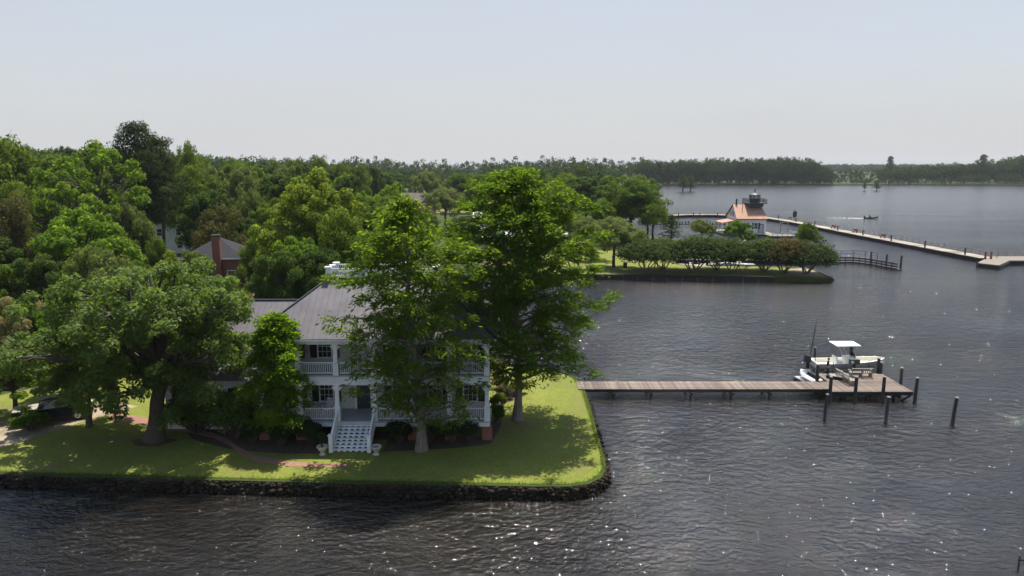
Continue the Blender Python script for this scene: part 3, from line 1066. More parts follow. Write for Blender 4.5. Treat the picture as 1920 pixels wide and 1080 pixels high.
smallE = broadleaf(58, 10.0, 5.2, .7, 190, 200, .26, .22, M['lf_big'], M['bark'], low=-.95, name='small_tree', csize=(.1, .18), flare=1.3)
plant(smallE, 'broadleaf_tree', (-32.47, 52.13, GZ), 'small slender tree beside the gravel drive at the left', h=9.6, r=4.9)

wx = shrub(87, 4.2, 2.0, 26, 260, .26, M['lf_big'], 'waxy_shrub')
plant(wx, 'magnolia_shrub', (*at(441, 822, GZ), GZ), 'tall waxy-leaved shrub between the huge trunk and the young cypress', 'shrub', crown_name='foliage', trunk_name='stems')
plant(wx, 'magnolia_shrub', (-23.6, 50.9, GZ), 'wide waxy-leaved shrub in the shade before the left wing', 'shrub', h=3.6, r=2.3, rz=2, crown_name='foliage', trunk_name='stems')
# ---- trees of the neighbourhood
P = {}
P['oak'] = broadleaf(101, 15, 7, 2.0, 130, 230, .40, .4, M['lf_oak'], M['bark'], name='oak', limbs=.35)
P['oak2'] = broadleaf(102, 17, 6.5, 2.8, 130, 230, .40, .4, M['lf_oak'], M['bark'], name='oak_b', csize=(.16, .30), limbs=.35)
P['bright'] = broadleaf(103, 14, 6.5, 1.6, 140, 220, .40, .35, M['lf_bright'], M['bark'], name='bright', csize=(.13, .25), limbs=.35)
P['yellow'] = broadleaf(104, 16, 7.5, 2, 190, 230, .38, .4, M['lf_yellow'], M['bark'], name='yellow', csize=(.11, .22), limbs=.4)
P['dark'] = broadleaf(105, 15, 6, 1.5, 120, 230, .40, .4, M['lf_dark'], M['bark'], name='dark', csize=(.16, .30), limbs=.3)
P['brown'] = broadleaf(106, 9, 6, 1, 40, 420, .34, .3, M['lf_brown'], M['bark'], name='bronze', csize=(.26, .38), limbs=.3)
P['pale'] = broadleaf(107, 9, 5.5, 2.2, 70, 330, .32, .26, M['lf_pale'], M['bark'], name='pale', csize=(.2, .32), limbs=.6, flare=1.2)
P['airy'] = broadleaf(108, 20, 7.5, 4.5, 74, 170, .46, .4, M['lf_bright'], M['bark'], name='airy', csize=(.13, .22), limbs=.8)
P['pine'] = pine(109, 24, 5.5, 11, 46, 300, M['lf_pine'], M['bark'], .38)
P['cream'] = broadleaf(110, 9, 5, .8, 46, 340, .30, .25, M['lf_cream'], M['bark'], name='cream', csize=(.2, .3), limbs=.3)
P['cyp'] = conifer_cyp(111, 16, 2.5, ([0, .1, .4, .8, 1], [3, 4, 4, 2.2, .3]), 50, 26, M['lf_dark'], M['bark'], .4, ls=.6, wd=.18, name='dark_cypress')

stand(P['bright'], 'broadleaf_tree', 22, 640, 55, 150, 'bright green bush-like tree at the left edge beside the drive', rz=1)
stand(P['cream'], 'magnolia_tree', 34, 520, 66, 130, 'pale cream-tipped magnolia near the left edge', rz=2)
stand(P['bright'], 'broadleaf_tree', 132, 528, 61, 120, 'fresh green tree just behind the huge spreading tree', rz=.4)
stand(P['pale'], 'broadleaf_tree', 205, 458, 69, 170, 'grey-green tree with pale bare twigs behind the huge tree', rz=3)
stand(P['bright'], 'maple_tree', 175, 372, 84, 215, 'bright layered maple in the middle of the left-hand woods', rz=5)
stand(P['yellow'], 'broadleaf_tree', 322, 468, 73, 140, 'low yellow-green tree left of the brick house', rz=1.4)
stand(P['oak'], 'broadleaf_tree', 425, 522, 66, 130, 'waxy dark tree below the brick house and chimney', rz=2.2)
stand(P['brown'], 'broadleaf_tree', 22, 368, 93, 140, 'reddish bronze tree at the left edge of the woods', rz=.3)
stand(P['dark'], 'broadleaf_tree', 84, 462, 77, 130, 'dark shaded tree under the wires at the left', rz=.9)
stand(P['dark'], 'broadleaf_tree', -40, 430, 84, 160, 'dark tree cut by the left edge of the view', rz=2.9)
stand(P['oak'], 'broadleaf_tree', 20, 244, 126, 170, 'tall dark oak at the upper left corner of the woods', rz=.2)
stand(P['oak2'], 'broadleaf_tree', 92, 264, 132, 140, 'tall dark oak between the corner oak and the airy tree', rz=1.2)
stand(P['oak'], 'broadleaf_tree', 30, 330, 104, 150, 'mid green oak above the bronze tree at the left', rz=4)
stand(P['airy'], 'broadleaf_tree', 180, 249, 112, 210, 'tall open light green tree left of the pines', rz=0)
stand(P['airy'], 'broadleaf_tree', 140, 330, 100, 160, 'open light green tree below the tall open one', rz=2)
stand(P['pine'], 'pine_tree', 262, 236, 128, 110, 'tallest dark pine rising above the skyline', rz=0)
stand(P['pine'], 'pine_tree', 302, 262, 131, 100, 'second dark pine just right of the tallest', rz=2)
stand(P['pine'], 'pine_tree', 282, 290, 126, 100, 'shorter dark pine between the two tall pines', rz=4)
stand(P['dark'], 'broadleaf_tree', 386, 344, 118, 105, 'dark round tree right of the pines', rz=2)
stand(P['oak2'], 'broadleaf_tree', 330, 300, 186, 90, 'dark green tree behind the three pines', rz=3)
stand(P['brown'], 'broadleaf_tree', 415, 388, 104, 130, 'rounded bronze tree behind the grey roof of the brick house', rz=1)
stand(P['pale'], 'broadleaf_tree', 462, 331, 150, 90, 'pale rounded tree beside the white house far back', rz=1)
stand(P['oak'], 'broadleaf_tree', 360, 258, 165, 70, 'narrow blue-green tree poking above the skyline', rz=1)
stand(P['yellow'], 'broadleaf_tree', 586, 311, 93, 235, 'great yellow-green tree behind the roof of the white house', rz=0)
stand(P['bright'], 'broadleaf_tree', 555, 425, 83, 185, 'mid green tree in front of the great yellow-green one', rz=.8)
stand(P['oak'], 'broadleaf_tree', 640, 385, 84, 120, 'dark green tree behind the roof balustrade', rz=2)
stand(P['dark'], 'broadleaf_tree', 522, 455, 76, 120, 'dark tree directly behind the left wing roof', rz=1)
stand(P['dark'], 'broadleaf_tree', 605, 455, 78, 120, 'dark tree directly behind the left end of the balustrade', rz=3)
stand(P['oak2'], 'broadleaf_tree', 715, 350, 122, 120, 'dark green tree behind the front cypress', rz=1)
stand(P['oak'], 'broadleaf_tree', 768, 395, 128, 80, 'bluish green tree left of the brown-roofed house', rz=4)
stand(P['oak'], 'broadleaf_tree', 700, 430, 92, 120, 'green tree behind the middle of the balustrade', rz=4.4)
stand(P['pale'], 'broadleaf_tree', 835, 350, 230, 90, 'pale green tree right of the brown-roofed house', rz=1)
stand(P['dark'], 'broadleaf_tree', 985, 303, 200, 100, 'dark tree behind the crown of the tallest cypress', rz=2)
stand(P['oak2'], 'broadleaf_tree', 908, 318, 280, 90, 'dark green tree left of the crown of the tallest cypress', rz=2)
stand(P['dark'], 'broadleaf_tree', 1098, 322, 205, 120, 'dark tall tree left of the big round park tree', rz=2)
stand(P['oak'], 'broadleaf_tree', 1184, 330, 186, 135, 'big round dark green tree at the edge of the open river', rz=1.1)
stand(P['oak'], 'broadleaf_tree', 1225, 372, 192, 60, 'lower lobe of dark foliage on the river side of the park', rz=2.1)
stand(P['pale'], 'broadleaf_tree', 1152, 406, 139, 118, 'pale open tree with a forked trunk on the park lawn', rz=1.1)
stand(P['pale'], 'broadleaf_tree', 1080, 398, 165, 110, 'pale green tree just right of the tallest cypress', rz=2.6)
stand(P['pale'], 'broadleaf_tree', 1110, 425, 150, 90, 'pale green tree left of the forked park tree', rz=3.6)
stand(P['brown'], 'broadleaf_tree', 1085, 448, 136, 85, 'dusky low tree by the bulkhead near the tallest cypress', rz=.6)
stand(P['dark'], 'broadleaf_tree', 1142, 338, 198, 110, 'dark dense tree touching the left side of the big round park tree', rz=2.5)
stand(P['oak2'], 'broadleaf_tree', 1050, 350, 185, 110, 'green tree behind the right edge of the tallest cypress', rz=1.5)
stand(P['oak'], 'broadleaf_tree', 1215, 350, 190, 80, 'dark green tree on the river side of the big round park tree', rz=.5)
# spit shrubs by the lighthouse
stand(P['bright'], 'broadleaf_tree', 1380, 408, 178, 62, 'rounded bright green tree in front of the lighthouse', rz=.6)
stand(P['pale'], 'broadleaf_tree', 1316, 410, 178, 54, 'rounded grey-green tree left of the lighthouse', rz=1.6)
stand(P['oak'], 'broadleaf_tree', 1512, 414, 158, 46, 'compact dark tree at the tip of the spit', rz=1.6)
stand(P['cyp'], 'cypress_tree', 1259, 402, 183, 40, 'slim feathery cypress before the boardwalk piles', rz=1.6)
stand(P['bright'], 'broadleaf_tree', 1404, 428, 175, 32, 'low yellow-green bush at the foot of the lighthouse', rz=3)
stand(P['bright'], 'broadleaf_tree', 1450, 446, 162, 70, 'low green hedge tree behind the crape myrtles', rz=5)
# crape myrtles along the bulkhead
cm = [crape(61, M['lf_crape'], 'crape'), crape(62, M['lf_crape'], 'crape_b')]
cr_ = crape(63, M['lf_rust'], 'crape_rusty')
sp = [(1214, 449, 132, 96, 'leftmost crape myrtle of the row, many pale stems'), (1242, 446, 135.5, 86, 'second crape myrtle from the left, stems on the lawn'),
      (1302, 441, 133, 104, 'widest crape myrtle, in front of the moored skiff'), (1345, 445, 135, 86, 'crape myrtle before the white skiff bow'),
      (1374, 447, 132, 80, 'crape myrtle by the stacked timber on the park'), (1434, 447, 133, 92, 'crape myrtle left of the rust-tinged one'),
      (1472, 445, 131.5, 86, 'rust-tinged crape myrtle with a fan of stems'), (1514, 452, 130, 92, 'rightmost crape myrtle, single dark trunk at the tip')]
for i, (px, rt, d, wp, lb) in enumerate(sp):
    wp *= 1.22
    stand(cr_ if i == 6 else cm[i % 2], 'crape_myrtle', px, rt, d, wp, lb, group='crape myrtles along the park bulkhead', rz=i * 1.3)

# ---- filler trees of the neighbourhood (behind the labelled ones)
rnd = random.Random(4)
sky_px = [-250, -60, 0, 100, 200, 300, 350, 400, 480, 560, 640, 700, 760, 860, 1000, 1200]
sky_row = [246, 246, 248, 262, 262, 268, 270, 276, 286, 284, 290, 296, 302, 306, 310, 316]
GR = 'trees of the wooded neighbourhood'
ZONES = ((40, 'by the left edge'), (215, 'left of the pines'), (340, 'round the pines'), (440, 'above the brick house'), (530, 'round the grey gabled house'),
         (660, 'behind the great yellow-green tree'), (760, 'behind the front cypress'), (860, 'round the brown-roofed house'), (1045, 'behind the tallest cypress'), (9999, 'behind the park'))
kinds = [('oak', 'mid green broadleaf tree'), ('oak2', 'tall green broadleaf tree'),
         ('dark', 'dark dense broadleaf tree'), ('bright', 'fresh light green tree'), ('pale', 'grey-green tree')]


def filler(px, d, row, wpx, wt=(4, 4, 3, 2, 1)):
    k, lb = rnd.choices(kinds, wt)[0]
    zone = [z for lim, z in ZONES if px < lim][0]
    row_ = 'in the near rows' if d < 135 else 'in the middle rows' if d < 195 else 'up near the skyline'
    lb = '%s %s, %s' % (lb, zone, row_)
    stand(P[k], 'broadleaf_tree', px, row, d, wpx, lb, group=GR, rz=rnd.uniform(0, 6.28))


for d, x0, x1, n, drop in ((150, -240, 640, 17, 26), (175, -240, 660, 18, 18), (205, -240, 680, 20, 8), (240, -240, 700, 22, 2), (280, -240, 730, 24, 0)):
    for i in range(n):
        px = x0 + (x1 - x0) * (i + rnd.uniform(.1, .9)) / n
        if d < 178 and (278 < px < 338 or 472 < px < 518):
            continue
        row = np.interp(px, sky_px, sky_row) + drop + rnd.uniform(0, 16)
        filler(px, d * rnd.uniform(.94, 1.06), row, rnd.uniform(13, 20) * F / d * .62)
for px, d, row, wp in ((-60, 100, 330, 140), (-120, 90, 300, 170), (60, 118, 318, 120), (255, 104, 378, 90), (215, 96, 420, 110), (130, 90, 430, 130), (455, 112, 396, 90), (500, 118, 372, 90),
                       (490, 96, 430, 90), (300, 92, 440, 60), (-60, 66, 540, 150), (90, 66, 560, 100), (-20, 74, 480, 130), (540, 130, 345, 90), (480, 132, 352, 70), (255, 80, 470, 80), (370, 86, 455, 70),
                       (680, 140, 345, 90), (655, 105, 380, 90), (740, 170, 330, 80), (800, 330, 318, 60), (735, 320, 318, 70), (860, 300, 322, 70), (690, 300, 322, 70), (945, 170, 372, 80), (870, 150, 400, 80),
                       (1030, 190, 345, 80), (1140, 230, 318, 80), (1060, 230, 320, 90), (1010, 250, 318, 70), (1190, 260, 325, 60), (1050, 172, 380, 70), (1130, 180, 372, 70), (1215, 300, 326, 50), (960, 300, 312, 70), (800, 165, 395, 60), (745, 112, 420, 80)):
    filler(px, d, row, wp)

# ---- far woods: one mass each, built of small trees
rngf = np.random.default_rng(9)


def far_template(seed, n, spread):
    r_ = np.random.default_rng(seed)
    Ps, Ns = [], []
    for i in range(spread):
        d = r_.normal(size=3)
        d /= np.linalg.norm(d)
        f = r_.uniform(.3, .7)
        c = np.array((d[0] * .5 * f * 1.5, d[1] * .5 * f * 1.5, .52 + d[2] * .62 * f))
        p, q = clump(c, np.array((.17, .17, .11)) * r_.uniform(.7, 1.3), n, r_, .6, .6)
        Ps.append(p)
        Ns.append(q)
    P_, N_ = np.concatenate(Ps), np.concatenate(Ns)
    return leaf_faces(P_, N_, .070, .05, r_)[0]


TMP = [far_template(200 + i, 52, 19) for i in range(5)]
TPINE = []
for i in range(2):
    t = TMP[i].copy()
    t[:, 2] = .62 + (t[:, 2] - .6) * .8
    TPINE.append(t)


def far_wood(name, label, pts, hs, wr, z0=GZ, squash=1.0, mat_=None):
    vs = []
    for (x, y), h in zip(pts, hs):
        t = TMP[rngf.integers(0, 5)]
        a = rngf.uniform(0, 6.28)
        wv = h * rngf.uniform(*wr)
        x2 = (t[:, 0] * math.cos(a) - t[:, 1] * math.sin(a)) * wv + x
        y2 = (t[:, 0] * math.sin(a) + t[:, 1] * math.cos(a)) * wv + y
        vs.append(np.stack([x2, y2, z0 + t[:, 2] * h * squash], 1))
    V = np.concatenate(vs)
    o = link(name, np_mesh(name, V, np.arange(len(V)).reshape(-1, 4), mat_ or M['lf_far']))
    return tag(o, label, 'woods', kind='stuff')


pts, hs = [], []
for d, n in ((330, 70), (390, 70), (460, 75), (540, 80), (640, 90), (760, 100), (880, 100)):
    for i in range(n):
        px = -300 + 1560 * (i + rngf.uniform(0, 1)) / n
        if d < 450 and 690 < px < 880:
            continue
        dd = d * rngf.uniform(.93, 1.07)
        x = (px - 960) / F * dd
        if x > np.interp(dd, [200, 300, 430, 600, 750], [30, 40, 56, 88, 135]) - 3 and dd < 757:
            continue
        row = np.interp(px, [-300, 0, 400, 620, 700, 800, 860, 930, 1000, 1100, 1260], [262, 268, 286, 288, 290, 294, 298, 294, 288, 288, 296])
        top = zat(row + rngf.uniform(0, 14) + (14 if d < 700 else 0) * (1 if px > 600 else .3), dd)
        pts.append((x, dd))
        hs.append(np.clip(top - GZ, 9, 40))
far_wood('woods', 'unbroken green woods rising behind the town to the skyline', pts, hs, (.55, .8))
# the far bank: dark cypress wood with its trunks standing at the water
pts, hs = [], []
for i in range(180):
    dd = rngf.uniform(754, 762)
    pts.append(((rngf.uniform(1215, 1560) - 960) / F * dd, dd))
    hs.append(rngf.uniform(5, 11))
for i in range(380):
    px = rngf.uniform(1190, 1556)
    dd = rngf.choice([764, 775, 790, 810, 840]) + rngf.uniform(-5, 5)
    row = np.interp(px, [1190, 1240, 1300, 1400, 1480, 1520, 1556], [296, 300, 296, 295, 292, 298, 318]) + rngf.uniform(-2, 13)
    pts.append(((px - 960) / F * dd, dd))
    hs.append(zat(row, dd) - GZ)
far_wood('far_bank_woods', 'dark cypress woods along the far bank in the middle', pts, hs, (.38, .6))
pts, hs = [], []
for i in range(330):
    px = rngf.uniform(1640, 2080)
    dd = rngf.choice([800, 840, 880, 930]) + rngf.uniform(-9, 9)
    row = np.interp(px, [1640, 1700, 1760, 1800, 1850, 1900, 2080], [312, 308, 305, 301, 298, 290, 290]) + rngf.uniform(-1, 12)
    pts.append(((px - 960) / F * dd, dd))
    hs.append(zat(row, dd) - GZ)
for i in range(150):
    px = rngf.uniform(1550, 2080)
    dd = rngf.uniform(763, 785)
    pts.append(((px - 960) / F * dd, dd))
    hs.append(zat(np.interp(px, [1550, 1640, 1740, 1800, 1880, 1960], [334, 334, 336, 327, 326, 330]) + rngf.uniform(-3, 4), dd) - GZ)
far_wood('right_bank_woods', 'paler woods and shore trees along the far bank at the right', pts, hs, (.5, .85))
pts, hs = [], []
for i in range(420):
    dd = rngf.uniform(1500, 2400)
    px = rngf.uniform(1450, 2100)
    pts.append(((px - 960) / F * dd, dd))
    hs.append(max(12, zat(306 + rngf.uniform(0, 4), dd) - GZ))
far_wood('distant_woods', 'hazy distant woods through the gap on the horizon', pts, hs, (.9, 1.5))
pts = [((px - 960) / F * dd, dd) for px, dd in ((1570, 800), (1583, 806), (1592, 803), (1600, 810), (1612, 812), (1628, 806), (1560, 798))]
far_wood('gap_trees', 'dark round trees at the gap in the far bank', pts, [zat(r_, 805) - GZ for r_ in (318, 313, 316, 314, 318, 314, 322)], (.5, .7))
# trunks at the water under the far woods
mb = Wood()
for i in range(110):
    px = rngf.uniform(1240, 1930)
    if 1560 < px < 1650:
        continue
    dd = 760 + rngf.uniform(-1, 6)
    x = (px - 960) / F * dd
    mb.tube([(x, dd, -.2), (x + rngf.uniform(-.4, .4), dd, 9)], (.5, .2), 4)
o = link('shore_trunks', mb.mesh('shore_trunks', M['bark']))
tag(o, 'thin pale trunks standing along the far waterline', 'tree trunks', kind='stuff')
far_cy = conifer_cyp(71, 11, 3.0, ([0, .2, .6, 1], [4.2, 4.6, 3.4, 1.2]), 26, 16, M['lf_dark'], M['bark'], .5, ls=1.0, wd=.4, name='lone_cypress')
plant(far_cy, 'cypress_tree', ((1624 - 960) / F * 612, 600, WZ - .3), 'lone flat-topped cypress standing in open water', h=7.0, r=3.6)
plant(far_cy, 'cypress_tree', ((1602 - 960) / F * 612, 600, WZ - .3), 'thin sparse cypress in open water left of the lone one', h=7.5, r=1.7)
plant(far_cy, 'cypress_tree', ((1272 - 960) / F * 590, 580, WZ - .3), 'leafy cypress standing in the water left of centre', h=12.5, r=5)
plant(far_cy, 'cypress_tree', ((1287 - 960) / F * 590, 582, WZ - .3), 'twin cypress in the water nearest the left bank', h=11.5, r=4.5)
stand(P['pine'], 'pine_tree', 1668, 294, 830, 17, 'lone pine standing above the far bank woods')
stand(P['pine'], 'pine_tree', 1842, 291, 800, 22, 'spreading pine above the right end of the far bank')

# ---- shrubs by the house
bx = shrub(81, 2.0, 1.05, 16, 420, .12, M['lf_box'], 'boxwood')
for i, (x, y, h, r) in enumerate(((-16.6, 48.4, 2.0, 1.15), (-14.4, 48.3, 2.1, 1.1), (-8.1, 48.6, 2.0, 1.1), (-5.9, 49.0, 1.9, 1.0), (-4.3, 48.9, 1.8, .95), (-3.05, 48.9, 1.8, .85), (-18.8, 48.9, 1.9, 1.1))):
    plant(bx, 'boxwood_shrub', (x, y, GZ), ('dark clipped boxwood behind the young cypress', 'dark clipped boxwood left of the front steps', 'dark clipped boxwood right of the front steps', 'dark clipped boxwood just behind the front cypress trunk',
                                            'dark clipped boxwood third right of the steps', 'dark clipped boxwood beside the corner pier', 'dark clipped boxwood at the left end of the porch')[i], 'shrub', h=h, r=r, rz=i, group='boxwoods before the porch', crown_name='foliage', trunk_name='stems')
rb = shrub(82, 1.3, 1.0, 12, 220, .14, M['lf_brown'], 'bronze_shrub')
for i, (x, y) in enumerate(((-.6, 59.2), (.5, 60.3), (-.9, 61.5))):
    plant(rb, 'bronze_shrub', (x, y, GZ), ('low bronze shrub nearest the trunk of the tallest cypress', 'low bronze shrub at the lawn edge behind the tallest cypress', 'low bronze shrub at the back corner of the house')[i], 'shrub', rz=i, group='bronze shrubs beside the house', crown_name='foliage', trunk_name='stems')
gs = shrub(83, 1.6, 1.3, 14, 260, .2, M['lf_oak'], 'garden_shrub')
for i, (x, y, h, r) in enumerate(((-20.6, 51.0, 2.6, 1.7), (-22.6, 53.2, 3.2, 2.0), (-24.4, 55.6, 2.6, 1.9), (-1.1, 56.0, 1.6, .8), (-1.2, 53.4, 1.5, .8), (-36.4, 51.3, 1.5, 1.5), (-41, 51.6, 2.2, 2.2))):
    plant(gs, 'garden_shrub', (x, y, GZ), ('leafy shrub at the left corner of the porch', 'tall leafy shrub before the left wing', 'leafy shrub beyond the brick path by the left wing', 'leafy shrub in the shade beside the right wall',
                                           'leafy shrub near the corner brick pier', 'low leafy shrub in front of the parked truck', 'leafy shrub by the drive at the left edge')[i], 'shrub', h=h, r=r, rz=i * 2, group='leafy garden shrubs', crown_name='foliage', trunk_name='stems')


# ------------------------------------------------------------------ the white house on the point
def roof_slope(root, A, B, inset, rise_vec, Ls, step, m, seam_m, names=('roof_panel', 'standing_seam'), th=.03):
    """Standing-seam metal: each panel its own slab. A-B is the eave; inset = plan inset of each end at full height Ls up the slope."""
    A, B = Vector(A), Vector(B)
    W = (B - A).length
    u = (B - A) / W
    vdir = Vector(rise_vec).normalized()
    n = max(1, round(W / step))

    def vmax(x):
        m_ = Ls
        if inset[0]:
            m_ = min(m_, Ls * x / inset[0])
        if inset[1]:
            m_ = min(m_, Ls * (W - x) / inset[1])
        return max(0, m_)
    sm = MB()
    nr = u.cross(vdir).normalized()
    for i in range(n):
        a, b = W * i / n + .004, W * (i + 1) / n - .004
        br = [x for x in (inset[0], W - inset[1]) if x and a < x < b]
        pts = [A + u * a, A + u * b]
        for x in [b] + sorted(br, reverse=True) + [a]:
            if vmax(x) > .01:
                pts.append(A + u * x + vdir * vmax(x))
        if len(pts) >= 3:
            part(MB().slab(pts, th), names[0], m, root)
        if i and vmax(a) > .1:
            sm.bar(A + u * (a - .004) + nr * .012, A + u * (a - .004) + vdir * vmax(a - .004) + nr * .012, .028, .045)
    part(sm, names[1], seam_m, root)


def window(root, xc, y, zb, zt, wd, shutters=True, cols=3, rows=4, dy=-1, axis='x'):
    """Sash window: frame with pane and glazing bars, and a pair of shutters."""
    def bx(a0, a1, d0, d1, z0, z1):
        d0, d1 = sorted((y + dy * d0, y + dy * d1))
        if axis == 'x':
            return (a0, a1, d0, d1, z0, z1)
        return (d0, d1, a0, a1, z0, z1)
    x0, x1 = xc - wd / 2, xc + wd / 2
    t = .09
    f = MB()
    f.box(*bx(x0 - t, x0, -.02, .06, zb, zt)).box(*bx(x1, x1 + t, -.02, .06, zb, zt))
    f.box(*bx(x0 - t, x1 + t, -.02, .07, zt, zt + .13)).box(*bx(x0 - t - .04, x1 + t + .04, -.02, .10, zb - .08, zb))
    fr = part(f, 'window', M['white'], root)
    p = MB().box(*bx(x0, x1, -.015, .012, zb, zt))
    part(p, 'pane', M['glass'], root, fr)
    g = MB()
    for i in range(1, cols):
        xx = x0 + wd * i / cols
        g.box(*bx(xx - .014, xx + .014, .014, .032, zb, zt))
    for j in range(1, rows):
        zz = zb + (zt - zb) * j / rows
        k = .03 if j * 2 == rows else .014
        g.box(*bx(x0, x1, .0145, .034, zz - k, zz + k))
    part(g, 'glazing_bar', M['white'], root, fr)
    if shutters:
        for s in (-1, 1):
            c = xc + s * (wd / 2 + t + .29)
            sh = MB().box(*bx(c - .25, c + .25, .005, .05, zb - .05, zt + .05))
            part(sh, 'shutter', M['shutter'], root)


HX0, HX1, HYF, HYW, HYB = -18.3, -1.66, 49.5, 52.2, 60.5
Z1, Z2, ZE = 2.65, 6.10, 8.90
house = empty('house', (-10, 52, GZ), label='white two-storey house with a double porch and grey metal hip roof on the point', cat='house')
mb = MB().box(HX0 + .3, HX1 - .3, HYW, HYB, Z1 - .15, ZE - .05)
part(mb, 'wall', M['siding'], house)
mb = MB().box(HX0 + .4, HX1 - .4, HYW - .05, HYB - .1, GZ - .2, Z1 - .16)
part(mb, 'foundation', M['brick'], house)
part(MB().box(HX0 - .1, HX1 + .1, HYF - .12, HYW - .002, Z1 - .10, Z1), 'porch_floor', M['porch_floor'], house)
part(MB().box(HX0 - .1, HX1 + .1, HYF - .12, HYW - .002, Z2 - .10, Z2), 'porch_floor', M['porch_floor'], house)
part(MB().box(HX0 - .05, HX1 + .05, HYF - .06, HYF + .2, Z1 - .42, Z1 - .103), 'porch_skirt', M['white'], house)
part(MB().box(HX0 - .05, HX1 + .05, HYF - .06, HYF + .2, Z2 - .74, Z2 - .103), 'porch_beam', M['white'], house)
part(MB().box(HX0 - .05, HX1 + .05, HYF - .06, HYF + .2, ZE - .52, ZE - .04), 'porch_beam', M['white'], house)
for xx, nm in ((HX1 - .15, 0), (HX0 - .05, 1)):
    part(MB().box(xx, xx + .2, HYF + .203, HYW - .01, Z2 - .74, Z2 - .103), 'porch_beam', M['white'], house)
    part(MB().box(xx, xx + .2, HYF + .203, HYW - .01, ZE - .52, ZE - .04), 'porch_beam', M['white'], house)
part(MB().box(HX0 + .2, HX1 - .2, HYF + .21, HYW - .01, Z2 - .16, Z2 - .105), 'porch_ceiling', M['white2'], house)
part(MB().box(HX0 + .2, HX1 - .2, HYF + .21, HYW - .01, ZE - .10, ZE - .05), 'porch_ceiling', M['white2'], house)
cxs = [-1.82 - 2.715 * i for i in range(7)][::-1]
colm = MB()
colm.box(-.20, .20, -.20, .20, 0, 1.02).box(-.23, .23, -.23, .23, 1.02, 1.08)
k_ = len(colm.v)
colm.add([(-.155, -.155, 1.08), (.155, -.155, 1.08), (.155, .155, 1.08), (-.155, .155, 1.08), (-.125, -.125, 2.38), (.125, -.125, 2.38), (.125, .125, 2.38), (-.125, .125, 2.38)],
         [(0, 3, 2, 1), (4, 5, 6, 7), (0, 1, 5, 4), (1, 2, 6, 5), (2, 3, 7, 6), (3, 0, 4, 7)])
colm.box(-.17, .17, -.17, .17, 2.38, 2.48).box(-.21, .21, -.21, .21, 2.48, 2.55)
for s in (-1, 1):
    colm.add([(s * .12, -.05, 2.05), (s * .12, .05, 2.05), (s * .12, .05, 2.40), (s * .12, -.05, 2.40), (s * .40, -.05, 2.40), (s * .40, .05, 2.40)], [(0, 1, 5, 4), (0, 4, 3), (1, 2, 5), (3, 4, 5, 2), (0, 3, 2, 1)])
cme = colm.mesh('column', M['white'])
for zf, hh in ((Z1, Z2 - .74 - Z1), (Z2, ZE - .52 - Z2)):
    for x in cxs:
        c = link('column', cme, house, (x + 10, HYF + .07 - 52, zf - GZ))
        c.scale = (1, 1, hh / 2.55)


def rail(root, p, q, z, h=.92, step=.135, m=None, nm='railing'):
    p, q = Vector((*p, z)), Vector((*q, z))
    mb = MB().bar(p + Vector((0, 0, h)), q + Vector((0, 0, h)), .10, .07).bar(p + Vector((0, 0, .14)), q + Vector((0, 0, .14)), .06, .07)
    r_ = part(mb, nm, m or M['white'], root)
    L = (q - p).length
    n = int(L / step)
    b = MB()
    d = (q - p) / L
    for i in range(1, n):
        c = p + d * (L * i / n)
        b.box(c.x - .019, c.x + .019, c.y - .019, c.y + .019, z + .17, z + h - .03)
    bo = part(b, 'balusters', m or M['white'], root, r_)
    tag(bo, kind='stuff')


yr = HYF + .07
for i in range(6):
    a, b = cxs[i] + .2, cxs[i + 1] - .2
    rail(house, (a, yr), (b, yr), Z2)
    if i != 2:
        rail(house, (a, yr), (b, yr), Z1)
for zf in (Z1, Z2):
    rail(house, (cxs[-1], yr + .2), (cxs[-1], HYW - .05), zf)
    rail(house, (cxs[0], yr + .2), (cxs[0], HYW - .05), zf)
for i, x in enumerate(cxs):
    if i in (2, 3):
        continue
    part(MB().box(x - .36, x + .36, HYF - .08, HYF + .42, GZ - .1, Z1 - .43), 'brick_pier', M['brick'], house)
for i in range(6):
    xc = (cxs[i] + cxs[i + 1]) / 2 + (0 if i != 1 else -.1)
    if i != 2:
        window(house, xc, HYW, Z1 + .62, Z1 + 2.5, .95)
        window(house, xc, HYW, Z2 + .62, Z2 + 2.3, .95)
    else:
        for zf in (Z1, Z2):
            d = part(MB().box(xc - .52, xc + .52, HYW - .06, HYW - .004, zf + .01, zf + 2.15), 'door', M['greenmetal'] if zf == Z1 else M['white2'], house)
            part(MB().box(xc - .66, xc - .523, HYW - .09, HYW - .003, zf + .01, zf + 2.3).box(xc + .523, xc + .66, HYW - .09, HYW - .003, zf + .01, zf + 2.3).box(xc - .522, xc + .522, HYW - .085, HYW - .003, zf + 2.155, zf + 2.3), 'door_frame', M['white'], house, d)
            part(MB().lathe((xc + .42, HYW - .09, zf + 1.02), [(.01, -.03), (.035, 0), (.01, .03)], 8), 'handle', M['alu'], house, d)
for zz in (Z1 + .9, Z2 + .8):
    for yy in (54.2, 57.2):
        window(house, yy, HX1 - .3, zz, zz + 1.6, .95, True, dy=1, axis='y')
